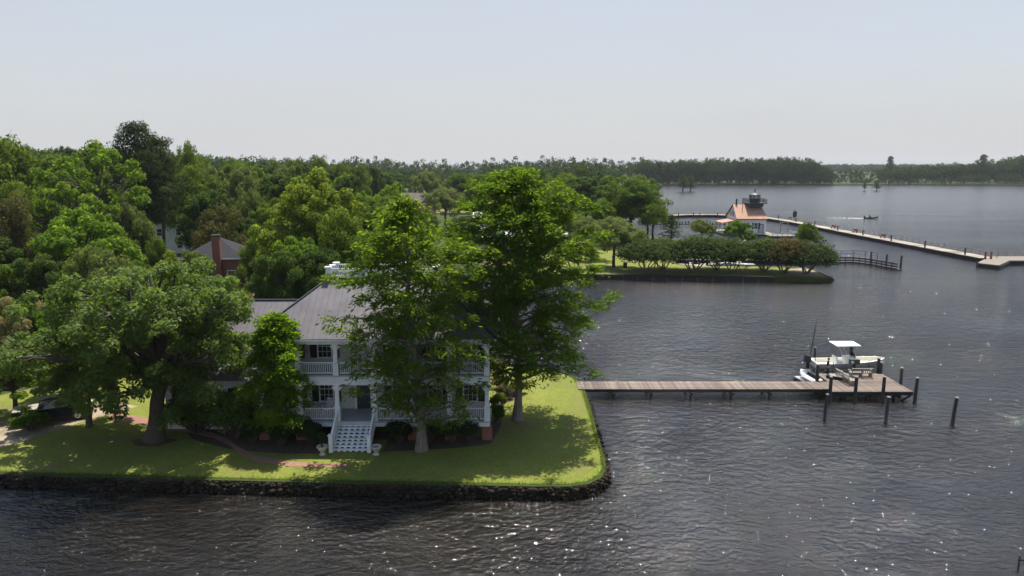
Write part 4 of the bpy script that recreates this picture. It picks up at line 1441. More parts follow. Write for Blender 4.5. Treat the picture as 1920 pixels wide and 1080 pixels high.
# steps
NS = 8
SX0, SX1 = cxs[2] + .12, cxs[3] - .12
for i in range(NS):
    z = Z1 - (i + 1) * (Z1 - GZ) / (NS + 1)
    y0 = HYF - .12 - (i + 1) * .27
    part(MB().box(SX0, SX1, y0 - .03, y0 + .27, z - .045, z), 'stair_tread', M['white'], house)
    rz_ = (Z1 - GZ) / (NS + 1)
    mb = MB()
    for q in range(7):
        xx = SX0 + (SX1 - SX0) * q / 6
        mb.box(max(SX0, xx - .09), min(SX1, xx + .09), y0 + .01, y0 + .04, z - rz_ + .003, z - .048)
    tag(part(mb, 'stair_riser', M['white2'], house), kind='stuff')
yb = HYF - .12 - NS * .27
for sx, x in enumerate((SX0 - .10, SX1 + .10)):
    part(MB().bar((x, HYF - .14, Z1 - .22), (x, yb - .05, GZ + .08), .09, .34), 'stair_stringer', M['white'], house)
    hr = part(MB().bar((x, HYF - .10, Z1 + .93), (x, yb + .02, GZ + 1.05), .12, .09), 'handrail', M['white'], house)
    part(MB().bar((x, HYF - .16, Z1 + .45), (x, yb + .09, GZ + .62), .05, .62), 'rail_board', M['white'], house, hr)
    part(MB().box(x - .13, x + .13, yb - .17, yb + .09, GZ, GZ + 1.22).box(x - .17, x + .17, yb - .21, yb + .13, GZ + 1.22, GZ + 1.30), 'newel_post', M['white'], house)
# main hip roof
RX0, RX1, RY0, RY1, T, RT = -18.75, -1.10, 48.95, 60.95, 4.75, 12.5
Ls = math.hypot(T, RT - ZE)
part(MB().box(RX0, RX1, RY0, RY0 + .12, ZE - .16, ZE - .035).box(RX0, RX0 + .12, RY0 + .121, RY1, ZE - .16, ZE - .035).box(RX1 - .12, RX1, RY0 + .121, RY1, ZE - .16, ZE - .035), 'gutter', M['white'], house)
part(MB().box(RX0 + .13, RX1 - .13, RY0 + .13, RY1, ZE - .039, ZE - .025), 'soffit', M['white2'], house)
roofm, seamm = M['metal_roof'], M['metal_roof']
roof_slope(house, (RX0, RY0, ZE), (RX1, RY0, ZE), (T, T), (0, T, RT - ZE), Ls, .46, roofm, seamm)
roof_slope(house, (RX1, RY0, ZE), (RX1, RY1, ZE), (T, T), (-T, 0, RT - ZE), Ls, .46, roofm, seamm)
roof_slope(house, (RX1, RY1, ZE), (RX0, RY1, ZE), (T, T), (0, -T, RT - ZE), Ls, 1.4, roofm, seamm)
roof_slope(house, (RX0, RY1, ZE), (RX0, RY0, ZE), (T, T), (T, 0, RT - ZE), Ls, .46, roofm, seamm)
for (a, b) in (((RX0, RY0), (RX0 + T, RY0 + T)), ((RX1, RY0), (RX1 - T, RY0 + T)), ((RX0, RY1), (RX0 + T, RY1 - T)), ((RX1, RY1), (RX1 - T, RY1 - T))):
    part(MB().bar((*a, ZE + .02), (*b, RT + .02), .16, .08), 'hip_cap', M['darkmetal'], house)
WX0, WX1, WY0, WY1 = RX0 + T, RX1 - T, RY0 + T, RY1 - T
part(MB().box(WX0 - .12, WX1 + .12, WY0 - .12, WY1 + .12, RT - .12, RT + .06), 'roof_deck', M['shingle'], house)
ww = part(MB().box(WX0, WX1, WY0, WY0 + .1, RT + .063, RT + .16).box(WX0, WX1, WY1 - .1, WY1, RT + .063, RT + .16), 'balustrade_base', M['white'], house)
for (a, b) in (((WX0, WY0), (WX1, WY0)), ((WX0, WY1), (WX1, WY1)), ((WX0, WY0), (WX0, WY1)), ((WX1, WY0), (WX1, WY1))):
    rail(house, a, b, RT + .06, .66, .16, nm='balustrade')
for x in np.linspace(WX0, WX1, 4):
    for y in (WY0, WY1):
        part(MB().box(x - .17, x + .17, y - .17, y + .17, RT + .062, RT + .80).box(x - .24, x + .24, y - .24, y + .24, RT + .80, RT + .90), 'balustrade_post', M['white'], house)
for y in ((WY0 + WY1) / 2,):
    for x in (WX0, WX1):
        part(MB().box(x - .15, x + .15, y - .15, y + .15, RT + .062, RT + .78).box(x - .22, x + .22, y - .22, y + .22, RT + .78, RT + .87), 'balustrade_post', M['white'], house)
ch = part(MB().box(-3.75, -2.75, 55.6, 56.5, 9.6, 12.3), 'chimney', M['brick'], house)
part(MB().box(-3.85, -2.65, 55.5, 56.6, 12.3, 12.45), 'chimney_cap', M['white2'], house, ch)
# left wing with its saltbox front
part(MB().box(-27.0, HX0 + .29, 54.6, 61.4, GZ - .1, 7.4), 'wing_wall', M['siding'], house)
zr = 10.0
Lw = math.hypot(3.6, zr - 7.4)
roof_slope(house, (-27.3, 54.4, 7.4), (-14.2, 54.4, 7.4), (0, 0), (0, 3.6, zr - 7.4), Lw, .46, roofm, seamm)
roof_slope(house, (-14.2, 61.6, 7.4), (-27.3, 61.6, 7.4), (0, 0), (0, -3.6, zr - 7.4), Lw, 1.4, roofm, seamm)
part(MB().add([(-27, 54.6, 7.401), (-27, 61.4, 7.401), (-27, 58, zr - .1), (-26.8, 54.6, 7.401), (-26.8, 61.4, 7.401), (-26.8, 58, zr - .1)], [(0, 2, 1), (3, 4, 5), (0, 1, 4, 3), (1, 2, 5, 4), (2, 0, 3, 5)]), 'gable_wall', M['siding'], house)
part(MB().bar((-27.4, 58, zr + .03), (-14.3, 58, zr + .03), .2, .07), 'ridge_cap', M['darkmetal'], house)
part(MB().box(-26.2, -19.4, 51.6, 54.59, GZ - .1, 5.3), 'wing_front_wall', M['siding'], house)
part(MB().add([(-19.42, 51.6, 5.301), (-19.42, 54.59, 5.301), (-19.42, 54.59, 7.2), (-19.6, 51.6, 5.301), (-19.6, 54.59, 5.301), (-19.6, 54.59, 7.2)], [(0, 1, 2), (3, 5, 4), (0, 3, 4, 1), (1, 4, 5, 2), (2, 5, 3, 0)]), 'gable_wall', M['white'], house)
roof_slope(house, (-26.6, 51.2, 5.15), (-19.2, 51.2, 5.15), (0, 0), (0, 3.3, 2.1), math.hypot(3.3, 2.1), .46, roofm, seamm)
window(house, -18.95, 54.6, 5.6, 6.9, .7, False, cols=2, rows=3)
for x in (-24.6, -22.0):
    window(house, x, 51.6, 2.7, 4.4, .9)
part(MB().tube([(-15.2, 57.6, 9.6), (-15.2, 57.6, 10.5)], .07, 8), 'vent_pipe', M['alu'], house)

# ---- things on the porch and before the steps
def rocking_chair(loc, rz, label):
    e = empty('rocking_chair', loc, rz, label, 'rocking chair', 'white rocking chairs on the lower porch')
    part_l(MB().box(-.28, .28, -.26, .24, .40, .44), 'seat', e)
    mb = MB()
    for i in range(6):
        x = -.24 + i * .096
        mb.bar((x, .22, .46), (x * 1.08, .40, 1.14), .055, .018)
    part_l(mb.bar((-.29, .40, 1.13), (.29, .40, 1.13), .06, .07), 'backrest', e)
    for s in (-1, 1):
        part_l(MB().box(s * .30 - .045, s * .30 + .045, -.30, .26, .64, .67), 'armrest', e)
        part_l(MB().bar((s * .30, -.24, .06), (s * .30, -.24, .64), .045, .045).bar((s * .30, .22, .06), (s * .29, .27, .64), .045, .045), 'leg', e)
        part_l(MB().tube([(s * .30, -.5, .10), (s * .30, -.25, .035), (s * .30, .05, .03), (s * .30, .35, .06), (s * .30, .55, .13)], .024, 5), 'rocker', e)
    return e


def part_l(mb, name, e, m=None, parent=None, smooth=False):
    """A part whose solids are given in its thing's own frame."""
    return mb.build(name, m or M['white'], parent or e, smooth)


rocking_chair((-15.3, 50.75, Z1), .25, 'white rocking chair at the left of the porch window')
rocking_chair((-13.75, 50.9, Z1), -.3, 'white rocking chair nearest the front steps')
rocking_chair((-8.3, 50.9, Z1), .1, 'white rocking chair right of the front door')
bn = empty('porch_bench', (-14.5, 51.75, Z1), 0, 'low white bench under the porch window', 'bench')
part_l(MB().box(-.6, .6, -.2, .2, .40, .45), 'seat', bn)
for x in (-.5, .5):
    part_l(MB().box(x - .04, x + .04, -.17, .17, 0, .40), 'leg', bn)
up_ = empty('porch_table', (-15.9, 50.9, Z2), 0, 'small low table on the upper porch', 'table')
part_l(MB().lathe((0, 0, .42), [(.4, 0), (.4, .04)], 14), 'table_top', up_, M['darkmetal'])
part_l(MB().lathe((0, 0, 0), [(.22, 0), (.05, .05), (.04, .42)], 10), 'leg', up_, M['darkmetal'])
urn_prof = [(.24, 0), (.25, .05), (.14, .12), (.12, .2), (.26, .34), (.34, .52), (.40, .58), (.38, .64), (.33, .645), (.31, .60)]
for i, (x, lb) in enumerate(((-13.15, 'cast stone urn with a clipped evergreen left of the front steps'), (-9.42, 'empty cast stone urn right of the front steps'))):
    e = empty('garden_urn', (x, 46.75, GZ), 0, lb, 'urn', 'urns flanking the front steps')
    part_l(MB().lathe((0, 0, 0.01), urn_prof, 18), 'urn_body', e, M['urn'], None, True)
    part_l(MB().lathe((0, 0, .56), [(.30, 0), (.28, .03), (.1, .05)], 12), 'soil', e, M['mulch'])
bxs = shrub(88, 1.2, .34, 9, 260, .10, M['lf_box'], 'urn_evergreen')
plant(bxs, 'urn_evergreen', (-13.15, 46.75, GZ + .58), 'clipped cone evergreen growing in the left urn', 'shrub', crown_name='foliage', trunk_name='stems')
rl = shrub(89, .7, .35, 6, 60, .2, M['red'], 'red_leaves')
plant(rl, 'red_leaf_plant', (-25.0, 53.6, GZ), 'small red-leaved plant by the brick path behind the huge tree', 'plant', crown_name='foliage', trunk_name='stems')
gc = empty('grill', (-24.2, 52.6, GZ), 0, 'covered grill in teal cover beside the huge trunk', 'grill')
M['teal'] = mat('teal_cover', (0.10, 0.22, 0.24), 0.6)
part_l(MB().lathe((0, 0, 0), [(.45, 0), (.47, .5), (.42, .85), (.2, 1.05), (.02, 1.08)], 12), 'cover', gc, M['teal'], None, True)


def lawn_chair(loc, rz, label):
    e = empty('lawn_chair', loc, rz, label, 'chair', 'wooden chairs on the back lawn')
    mb = MB()
    for i in range(4):
        mb.bar((-.26, -.3 + i * .15, .34 - i * .02), (.26, -.3 + i * .15, .34 - i * .02), .12, .025)
    part_l(mb, 'seat', e, M['brick'])
    mb = MB()
    for i in range(5):
        mb.bar((-.22 + i * .11, .24, .3), (-.25 + i * .125, .5, 1.0), .09, .02)
    part_l(mb, 'backrest', e, M['brick'])
    for s in (-1, 1):
        part_l(MB().box(s * .32 - .06, s * .32 + .06, -.35, .4, .52, .55), 'armrest', e, M['brick'])
        part_l(MB().box(s * .32 - .03, s * .32 + .03, -.33, -.27, 0, .52).bar((s * .32, .3, .52), (s * .32, .45, 0), .05, .05), 'leg', e, M['brick'])


lawn_chair((*at(928, 692, GZ), GZ), 2.6, 'reddish lawn chair beside the house at the water edge')
lawn_chair((*at(940, 689, GZ), GZ), 3.3, 'reddish lawn chair nearest the water behind the house')

# parked truck, half hidden under the trees at the left
tx, ty = at(92, 792, GZ)
tk = empty('pickup_truck', (tx, ty + .6, GZ), R(28), 'dark pickup truck with a tan bed cover under the trees at the left', 'truck')
body = MB()
prof_ = [(-2.6, .45), (2.6, .45), (2.65, .8), (2.55, 1.08), (1.25, 1.18), (-2.6, 1.18)]
for s in (-1, 1):
    pass
k_ = len(prof_)
body.add([(x, -.92, z) for x, z in prof_] + [(x, .92, z) for x, z in prof_], [tuple(range(k_)), tuple(range(2 * k_ - 1, k_ - 1, -1))] + [(i, i + k_, (i + 1) % k_ + k_, (i + 1) % k_) for i in range(k_)])
part_l(body, 'body', tk, M['carpaint'])
cab = MB().add([(-.9, -.85, 1.185), (1.2, -.85, 1.185), (1.2, .85, 1.185), (-.9, .85, 1.185), (-.75, -.72, 1.82), (.55, -.72, 1.82), (.55, .72, 1.82), (-.75, .72, 1.82)],
               [(0, 3, 2, 1), (4, 5, 6, 7), (0, 1, 5, 4), (1, 2, 6, 5), (2, 3, 7, 6), (3, 0, 4, 7)])
part_l(cab, 'cab', tk, M['glass'])
part_l(MB().box(-.76, .56, -.73, .73, 1.823, 1.86), 'roof', tk, M['carpaint'])
part_l(MB().box(-2.55, -.95, -.84, .84, 1.19, 1.25), 'bed_cover', tk, M['greywood'])
for x in (-1.65, 1.7):
    for s in (-1, 1):
        wl = part_l(MB().tube([(x, s * .72, .38), (x, s * .95, .38)], .38, 16), 'wheel', tk, M['black'])
        part_l(MB().tube([(x, s * .955, .38), (x, s * .965, .38)], .22, 12), 'rim', tk, M['alu'], wl)
for s in (-1, 1):
    part_l(MB().box(2.58, 2.67, s * .68 - .2, s * .68 + .2, .78, .95), 'headlight', tk, M['white'])
part_l(MB().box(2.6, 2.75, -.9, .9, .42, .6), 'bumper', tk, M['alu'])


# ------------------------------------------------------------------ houses beyond
def block_house(name, loc, rz, wx, wy, hw, hr, wallm, roofm_, label, hip_=True, wins=3, chimney=None, over=.45):
    e = empty(name, loc, rz, label, 'house')
    a, b = wx / 2, wy / 2
    part_l(MB().box(-a, a, -b, b, -.2, hw), 'wall', e, wallm)
    A, B = a + over, b + over
    r_ = max(0.0, A - B) if hip_ else A
    z0, z1 = hw + .01, hw + hr
    if hip_:
        V = [(-A, -B, z0), (A, -B, z0), (A, B, z0), (-A, B, z0), (-r_, 0, z1), (r_ + .01, 0, z1)]
        Fc = [(0, 1, 5, 4), (1, 2, 5), (2, 3, 4, 5), (3, 0, 4), (0, 3, 2, 1)]
    else:
        V = [(-A, -B, z0), (A, -B, z0), (A, B, z0), (-A, B, z0), (-A, 0, z1), (A, 0, z1)]
        Fc = [(0, 1, 5, 4), (2, 3, 4, 5), (0, 4, 3), (1, 2, 5), (0, 3, 2, 1)]
    rf = part_l(MB().add(V, Fc), 'roof', e, roofm_)
    part_l(MB().box(-A, A, -B - .03, -B + .1, z0 - .18, z0 - .01).box(-A, A, B - .1, B + .03, z0 - .18, z0 - .01).box(-A - .03, -A + .1, -B + .11, B - .11, z0 - .18, z0 - .01).box(A - .1, A + .03, -B + .11, B - .11, z0 - .18, z0 - .01), 'eave_board', e, M['white'])
    nst = 2 if hw > 5 else 1
    for st in range(nst):
        zb = 1.2 + st * 2.9
        for i in range(wins):
            for (ax, s) in (('x', -1), ('x', 1), ('y', -1), ('y', 1)):
                n2 = wins if ax == 'x' else max(1, wins - 1)
                if i >= n2:
                    continue
                L = wx if ax == 'x' else wy
                c = -L / 2 + L * (i + .5) / n2
                d = (b if ax == 'x' else a)

                def bb(u0, u1, d0, d1, q0, q1):
                    d0, d1 = sorted((s * (d + d0), s * (d + d1)))
                    return (u0, u1, d0, d1, q0, q1) if ax == 'x' else (d0, d1, u0, u1, q0, q1)
                f = part_l(MB().box(*bb(c - .6, c - .5, -.05, .05, zb, zb + 1.5)).box(*bb(c + .5, c + .6, -.05, .05, zb, zb + 1.5)).box(*bb(c - .6, c + .6, -.05, .06, zb + 1.5, zb + 1.62)).box(*bb(c - .65, c + .65, -.05, .08, zb - .1, zb)).box(*bb(c - .5, c + .5, .012, .04, zb + .72, zb + .78)), 'window', e, M['white'])
                part_l(MB().box(*bb(c - .5, c + .5, -.02, .01, zb, zb + 1.5)), 'pane', e, M['glass'], f)
    if chimney:
        x, y, h_ = chimney
        c = part_l(MB().box(x - .5, x + .5, y - .4, y + .4, 0, h_), 'chimney', e, M['brick'])
        part_l(MB().box(x - .58, x + .58, y - .48, y + .48, h_, h_ + .2), 'chimney_cap', e, M['darkmetal'], c)
    return e


bx_, by_ = xat(412, 100, 9), 100
block_house('brick_house', (bx_, by_, GZ), R(7), 7.6, 8.4, 7.4, 2.5, M['brick'], M['shingle'], 'red brick house with a grey hip roof and tall chimney behind the huge tree', True, 3, (.9, -4.62, 10.4))
block_house('white_house', (xat(305, 165, 6), 165, GZ), .3, 12, 9, 6.8, 3, M['white'], M['shingle'], 'white house mostly hidden behind the pines', False, 3)
block_house('grey_house', (xat(490, 185, 8), 186, GZ), -.4, 13, 9, 6.2, 4.2, M['white'], M['shingle'], 'white house with a grey gable roof beside the pale rounded tree', False, 3)
block_house('shed', (xat(255, 118, 4), 116, GZ), .5, 7, 5, 3, 2, M['white2'], M['shingle'], 'low pale shed left of the white house', False, 1)
block_house('brown_roofed_house', (xat(772, 270, 7), 270, GZ), -.5, 15, 10, 6.0, 3.6, M['brick'], M['brown_roof'], 'house with a brown roof and sunlit brick gable beyond the harbour', False, 3)
block_house('boathouse', (0, 228, GZ), .05, 24, 14, 3.2, 2.0, M['white'], M['white'], 'long low white boathouse seen through the tallest cypress', False, 5)
for i, (px, row, rz) in enumerate(((905, 442, .2), (935, 446, 1.2), (1020, 440, .4))):
    x, y = at(px, row, GZ)
    e = empty('parked_van', (x, y, GZ), rz, ('white van parked left of the boathouse', 'white van parked in front of the boathouse', 'white van parked right of the boathouse')[i], 'van', 'vans on the harbour apron')
    bd = MB().add([(-2.4, -.95, .4), (2.5, -.95, .4), (2.5, .95, .4), (-2.4, .95, .4), (-2.4, -.9, 2.2), (1.3, -.9, 2.2), (1.3, .9, 2.2), (-2.4, .9, 2.2), (2.5, -.92, 1.1), (2.5, .92, 1.1)],
                  [(0, 3, 2, 1), (4, 5, 6, 7), (0, 1, 8, 5, 4), (2, 3, 7, 6, 9), (1, 2, 9, 8), (8, 9, 6, 5), (3, 0, 4, 7)])
    part_l(bd, 'body', e, M['white'])
    part_l(MB().slab([(1.36, -.8, 2.1), (2.42, -.8, 1.18), (2.42, .8, 1.18), (1.36, .8, 2.1)], -.03), 'windscreen', e, M['glass'])
    for xx in (-1.5, 1.6):
        for s in (-1, 1):
            part_l(MB().tube([(xx, s * .75, .36), (xx, s * .98, .36)], .36, 14), 'wheel', e, M['black'])
# overhead wires at the left
p1 = (xat(-130, 74, 12), 74, GZ)
p2 = (xat(258, 108, 12), 108, GZ)
for i, (p_, lb) in enumerate(((p1, 'wooden utility pole beyond the left edge'), (p2, 'wooden utility pole near the white house'))):
    e = empty('utility_pole', p_, .6, lb, 'utility pole')
    part_l(MB().tube([(0, 0, 0), (0, 0, 9.2)], [.17, .12], 8), 'pole', e, M['pile'])
    part_l(MB().box(-1.1, 1.1, -.06, .06, 8.5, 8.66), 'crossarm', e, M['pile'])
for i, (dx, dz) in enumerate(((-.9, 8.75), (.9, 8.75), (0, 7.6))):
    pts = []
    for t in np.linspace(0, 1, 12):
        pts.append((p1[0] + dx * .8 + (p2[0] - p1[0]) * t, p1[1] - dx * .5 + (p2[1] - p1[1]) * t, GZ + dz - 4 * t * (1 - t) * 1.2))
    whole(MB().tube(pts, .022, 4), 'overhead_wire', M['black'], ('thin black overhead wire, left one of the upper pair', 'thin black overhead wire, right one of the upper pair', 'thin black overhead wire hanging lowest on the poles')[i], 'wire', 'wires at the left edge')


# ------------------------------------------------------------------ the private dock
DZ = 1.3
dock = empty('dock', (17, 62, 0), label='long narrow plank dock from the lawn to a square platform', cat='dock')
PX0, PX1, PY0, PY1 = 28.3, 35.45, 60.4, 66.1
WKY0, WKY1 = 61.15, 63.45
prng = random.Random(3)


def plank_me(L, wd, th=.045):
    return MB().box(-wd / 2, wd / 2, -L / 2, L / 2, -th, 0).mesh('plank', M['plank'])


pm = plank_me(WKY1 - WKY0, .142)
x = 6.0
i = 0
while x < PX0 - .1:
    o = link('plank', pm, dock, (x - 17, (WKY0 + WKY1) / 2 - 62 + prng.uniform(-.03, .03), DZ + prng.uniform(-.008, .008)), prng.uniform(-.006, .006))
    x += .152
pm2 = plank_me(PX1 - PX0, .142)
SLOT = 29.2
pm3 = plank_me(PX1 - SLOT, .142)
y = PY0 + .08
while y < PY1:
    o = link('plank', pm2 if y < 63.45 else pm3, dock, (((PX0 if y < 63.45 else SLOT) + PX1) / 2 - 17 + prng.uniform(-.02, .02), y - 62, DZ + prng.uniform(-.008, .008)), math.pi / 2 + prng.uniform(-.003, .003))
    y += .152
for yy in (WKY0 + .08, WKY1 - .08):
    part(MB().box(6.0, PX0 - .01, yy - .06, yy + .06, DZ - .30, DZ - .055), 'stringer', M['timber'], dock)
for yy, xl_ in ((PY0 + .06, PX0), ((PY0 + PY1) / 2, PX0), (PY1 - .06, SLOT)):
    part(MB().box(xl_, PX1, yy - .06, yy + .06, DZ - .34, DZ - .058), 'stringer', M['timber'], dock)
for xx, yl_ in ((PX0 + .06, 63.1), (SLOT + .06, PY1 - .13), (PX1 - .06, PY1 - .13)):
    part(MB().box(xx - .06, xx + .06, PY0 + .13, yl_, DZ - .33, DZ - .06), 'stringer', M['timber'], dock)
for px in (1152, 1224, 1300, 1376, 1449):
    xx = at(px, 733, DZ)[0]
    part(MB().box(xx - .09, xx + .09, WKY0 - .2, WKY1 + .2, DZ - .52, DZ - .305), 'cross_beam', M['timber'], dock)
    for yy in (WKY0 + .12, WKY1 - .12):
        part(MB().tube([(xx + .05, yy, -1.5), (xx, yy, DZ - .525)], [.17, .15], 8), 'support_pile', M['pile'], dock)
for xx in (PX0 + 1.2, PX0 + 3.5, PX1 - 1.2):
    part(MB().box(xx - .09, xx + .09, PY0 - .1, PY1 + .1, DZ - .58, DZ - .345), 'cross_beam', M['timber'], dock)
    for yy in (PY0 + .9, PY1 - .6):
        part(MB().tube([(xx, yy, -1.5), (xx, yy, DZ - .585)], [.17, .15], 8), 'support_pile', M['pile'], dock)
part(MB().bar((PX1 - .1, PY0 + .2, DZ - .4), (PX1 - 1.3, PY0 + .25, 0.1), .08, .16), 'brace', M['timber'], dock)

GP = 'tall pilings round the dock platform'


def piling(px, row_top, row_base, zb, label, group=GP, lean=(0, 0), r=.15, x=None, y=None):
    if x is None:
        x, y = at(px, row_base, zb)
    zt = zat(row_top, y)
    e = empty('piling', (x, y, 0), 0, label, 'piling', group)
    part_l(MB().tube([(0, 0, -1.6), (lean[0] * .5, lean[1] * .5, zt * .5), (lean[0], lean[1], zt)], [r * 1.1, r, r * .93], 10), 'post', e, M['pile'])
    part_l(MB().lathe((lean[0], lean[1], zt + .002), [(r * 1.02, 0), (r * .98, .03), (.02, .12)], 10), 'cap', e, M['greywood'])


piling(1517, 707, 757, WZ, 'piling at the inner front corner where the walkway meets the platform', x=PX0 - .3, y=PY0 - .2)
piling(1605, 707, 750, WZ, 'piling at the middle of the platform front edge', x=xat(1603, PY0 - .22, .8), y=PY0 - .22)
piling(1656, 707, 752, WZ, 'piling on the front edge beside the corner one', x=xat(1655, PY0 - .22, .8), y=PY0 - .22)
piling(1708, 709, 754, WZ, 'piling at the outer front corner of the platform', lean=(.06, 0), x=PX1 + .12, y=PY0 - .1)
piling(1679, 690, 719, DZ, 'piling halfway along the outer platform edge', x=PX1 + .2, y=62.9)
piling(1659, 680, 701, DZ, 'piling at the outer back corner of the platform', x=PX1 + .1, y=66.3)
piling(1647, 672, 702, DZ, 'piling beside the boat bow', x=xat(1647, 66.4, 2), y=66.4)
piling(1541, 684, 720, DZ, 'piling between the jet ski and the person', x=PX0 + .1, y=63.9)
piling(1526, 652, 700, WZ, 'slim piling behind the boat stern', x=xat(1528, 70.6, 2), y=70.6, r=.11)
piling(1640, 668, 690, WZ, 'piling behind the boat bow', x=xat(1640, 70.6, 2), y=70.6, r=.12)
GF = 'lone pilings standing in the water'
piling(1545, 740, 788, WZ, 'lone piling in the water left of the other two', GF, lean=(.12, 0), r=.13)
piling(1660, 745, 792, WZ, 'lone piling in the water in front of the platform corner', GF, lean=(.1, 0), r=.15)
piling(1784, 746, 797, WZ, 'outermost lone piling standing far right of the dock', GF, lean=(.2, 0), r=.15)
# little stake with a cross board at the lower right corner
x, y = at(1909, 1068, WZ)
st = empty('marker_stake', (x, y, WZ), 0, label='thin dark stake with a short cross board in the water near the corner', cat='stake')
part_l(MB().tube([(0, 0, -1), (0, 0, .78)], .045, 7), 'post', st, M['pile'])
part_l(MB().box(-.13, .24, -.075, -.046, .52, .62), 'cross_board', st, M['pile'])


def dock_bench(p, q, z, label, back_side=1):
    p, q = Vector((*p, z)), Vector((*q, z))
    L = (q - p).length
    e = empty('dock_bench', (p + q) / 2, math.atan2(q.y - p.y, q.x - p.x), label, 'bench', 'weathered benches on the dock')
    a = L / 2
    for i in range(4):
        part_l(MB().box(-a, a, -.24 + i * .125, -.13 + i * .125, .42, .455), 'seat_slat', e, M['greywood'])
    b = .30 * back_side
    for s in (-a + .1, 0, a - .1):
        part_l(MB().box(s - .05, s + .05, -.2, .2, 0, .415), 'leg', e, M['greywood'])
        part_l(MB().bar((s, b, .05), (s, b * 1.45, .95), .09, .05), 'back_post', e, M['greywood'])
    for i in range(max(4, int(L / .2))):
        s = -a + .15 + (L - .3) * i / max(1, int(L / .2) - 1)
        part_l(MB().bar((s, b * 1.12, .5), (s, b * 1.38, .84), .08, .022), 'back_slat', e, M['greywood'])
    part_l(MB().bar((-a, b * 1.42, .89), (a, b * 1.42, .89), .12, .06), 'top_rail', e, M['greywood'])
    for s in (-a, a):
        part_l(MB().box(s - .05, s + .05, -.26, .28, .62, .66), 'armrest', e, M['greywood'])


dock_bench(at(1574, 708, DZ), at(1600, 723, DZ), DZ, 'weathered bench set askew near the person', -1)
dock_bench(at(1592, 706, DZ), at(1633, 706, DZ), DZ, 'long weathered bench with its back to the walkway by the boat', -1)
rmp = empty('dock_step', (30.3, 64.3, DZ), R(-38), label='low dark wooden step box beside the person', cat='step')
part_l(MB().box(-.75, .75, -.3, .3, 0, .28), 'side', rmp, M['timber'])
part_l(MB().box(-.8, .8, -.35, .35, .283, .33), 'tread', rmp, M['greywood'])

# ---- centre-console boat on its lift
BL = 6.7
bx0, by0, bz0 = xat(1524, 68.2, 2.0), 68.2, 1.02
boat = empty('motor_boat', (bx0, by0, bz0), R(-2), label='white centre console motor boat with a flat canopy on a lift by the dock', cat='boat')
ns = 15
tt = np.linspace(0, 1, ns)
beam = 1.18 * np.minimum(1, np.sqrt(np.maximum(0, 1 - ((tt - .42) / .58).clip(0) ** 2.3))) * (.94 + .06 * np.minimum(1, tt * 4))
beam[-1] = .03
sheer = .92 + .42 * tt ** 2.2
keel = .05 + .75 * ((tt - .68) / .32).clip(0) ** 2
chine = .34 + .5 * ((tt - .55) / .45).clip(0) ** 1.7
hv, hf = [], []
for i in range(ns):
    X = tt[i] * BL + (.25 * tt[i] ** 3)
    b_, s_, k_, c_ = beam[i], sheer[i], keel[i], min(chine[i], sheer[i] - .05)
    hv += [(X - .35 * tt[i] ** 3, 0, k_), (X - .2 * tt[i] ** 3, -b_ * .82, c_), (X, -b_, s_), (X, -max(.0, b_ - .16), s_ + .01), (X - .02, -max(0, b_ - .18), .50 + .12 * tt[i])]
    hv += [(X - .02, max(0, b_ - .18), .50 + .12 * tt[i]), (X, max(.0, b_ - .16), s_ + .01), (X, b_, s_), (X - .2 * tt[i] ** 3, b_ * .82, c_)]
hull, rim, deckm = MB(), MB(), MB()
for mb_, cols_ in ((hull, ((8, 0), (0, 1), (1, 2), (7, 8))), (rim, ((2, 3), (6, 7))), (deckm, ((3, 4), (4, 5), (5, 6)))):
    mb_.v = list(hv)
    for i in range(ns - 1):
        for a, b in cols_:
            mb_.f.append((i * 9 + a, i * 9 + b, (i + 1) * 9 + b, (i + 1) * 9 + a))
hull.f.append((0, 1, 2, 7, 8)[::-1])
part_l(hull, 'hull', boat, M['hullgrey'], None, True)
part_l(rim, 'gunwale', boat, M['gelcoat'])
part_l(deckm, 'deck', boat, M['cream'])
part_l(MB().box(-.02, .22, -1.0, 1.0, .45, .93), 'transom', boat, M['gelcoat'])
part_l(MB().box(3.1, 4.0, -.5, .5, .52, 1.42).box(3.75, 4.4, -.42, .42, .53, 1.0), 'console', boat, M['gelcoat'])
part_l(MB().slab([(3.98, -.5, 1.42), (3.98, .5, 1.42), (3.7, .48, 1.95), (3.7, -.48, 1.95)], .02), 'windscreen', boat, M['glass'])
sw_ = part_l(MB().tube([(3.02 + .10, .18 + .2 * math.cos(t), 1.40 + .2 * math.sin(t)) for t in np.linspace(0, 6.28, 14)], .022, 5), 'steering_wheel', boat, M['black'])
part_l(MB().box(2.1, 2.75, -.55, .55, .53, 1.02), 'seat', boat, M['gelcoat'])
part_l(MB().box(2.05, 2.2, -.55, .55, 1.03, 1.42), 'seat_back', boat, M['gelcoat'])
part_l(MB().box(4.5, 5.6, -.55, .55, .57, .82), 'bow_cushion', boat, M['cream'])
part_l(MB().add([(1.85, -1.0, 2.62), (4.15, -.95, 2.66), (4.15, .95, 2.66), (1.85, 1.0, 2.62), (1.85, -1.0, 2.69), (4.15, -.95, 2.73), (4.15, .95, 2.73), (1.85, 1.0, 2.69)],
                [(0, 3, 2, 1), (4, 5, 6, 7), (0, 1, 5, 4), (1, 2, 6, 5), (2, 3, 7, 6), (3, 0, 4, 7)]), 'canopy', boat, M['white'])
for s in (-1, 1):
    part_l(MB().tube([(3.15, s * .58, .55), (3.05, s * .62, 1.6), (2.5, s * .7, 2.62)], .028, 6), 'canopy_leg', boat, M['alu'])
    part_l(MB().tube([(3.95, s * .56, .55), (3.85, s * .6, 1.6), (3.8, s * .7, 2.64)], .028, 6), 'canopy_leg', boat, M['alu'])
part_l(MB().box(3.72, 3.92, .2, .5, 1.45, 2.35), 'radio_box', boat, M['black'])
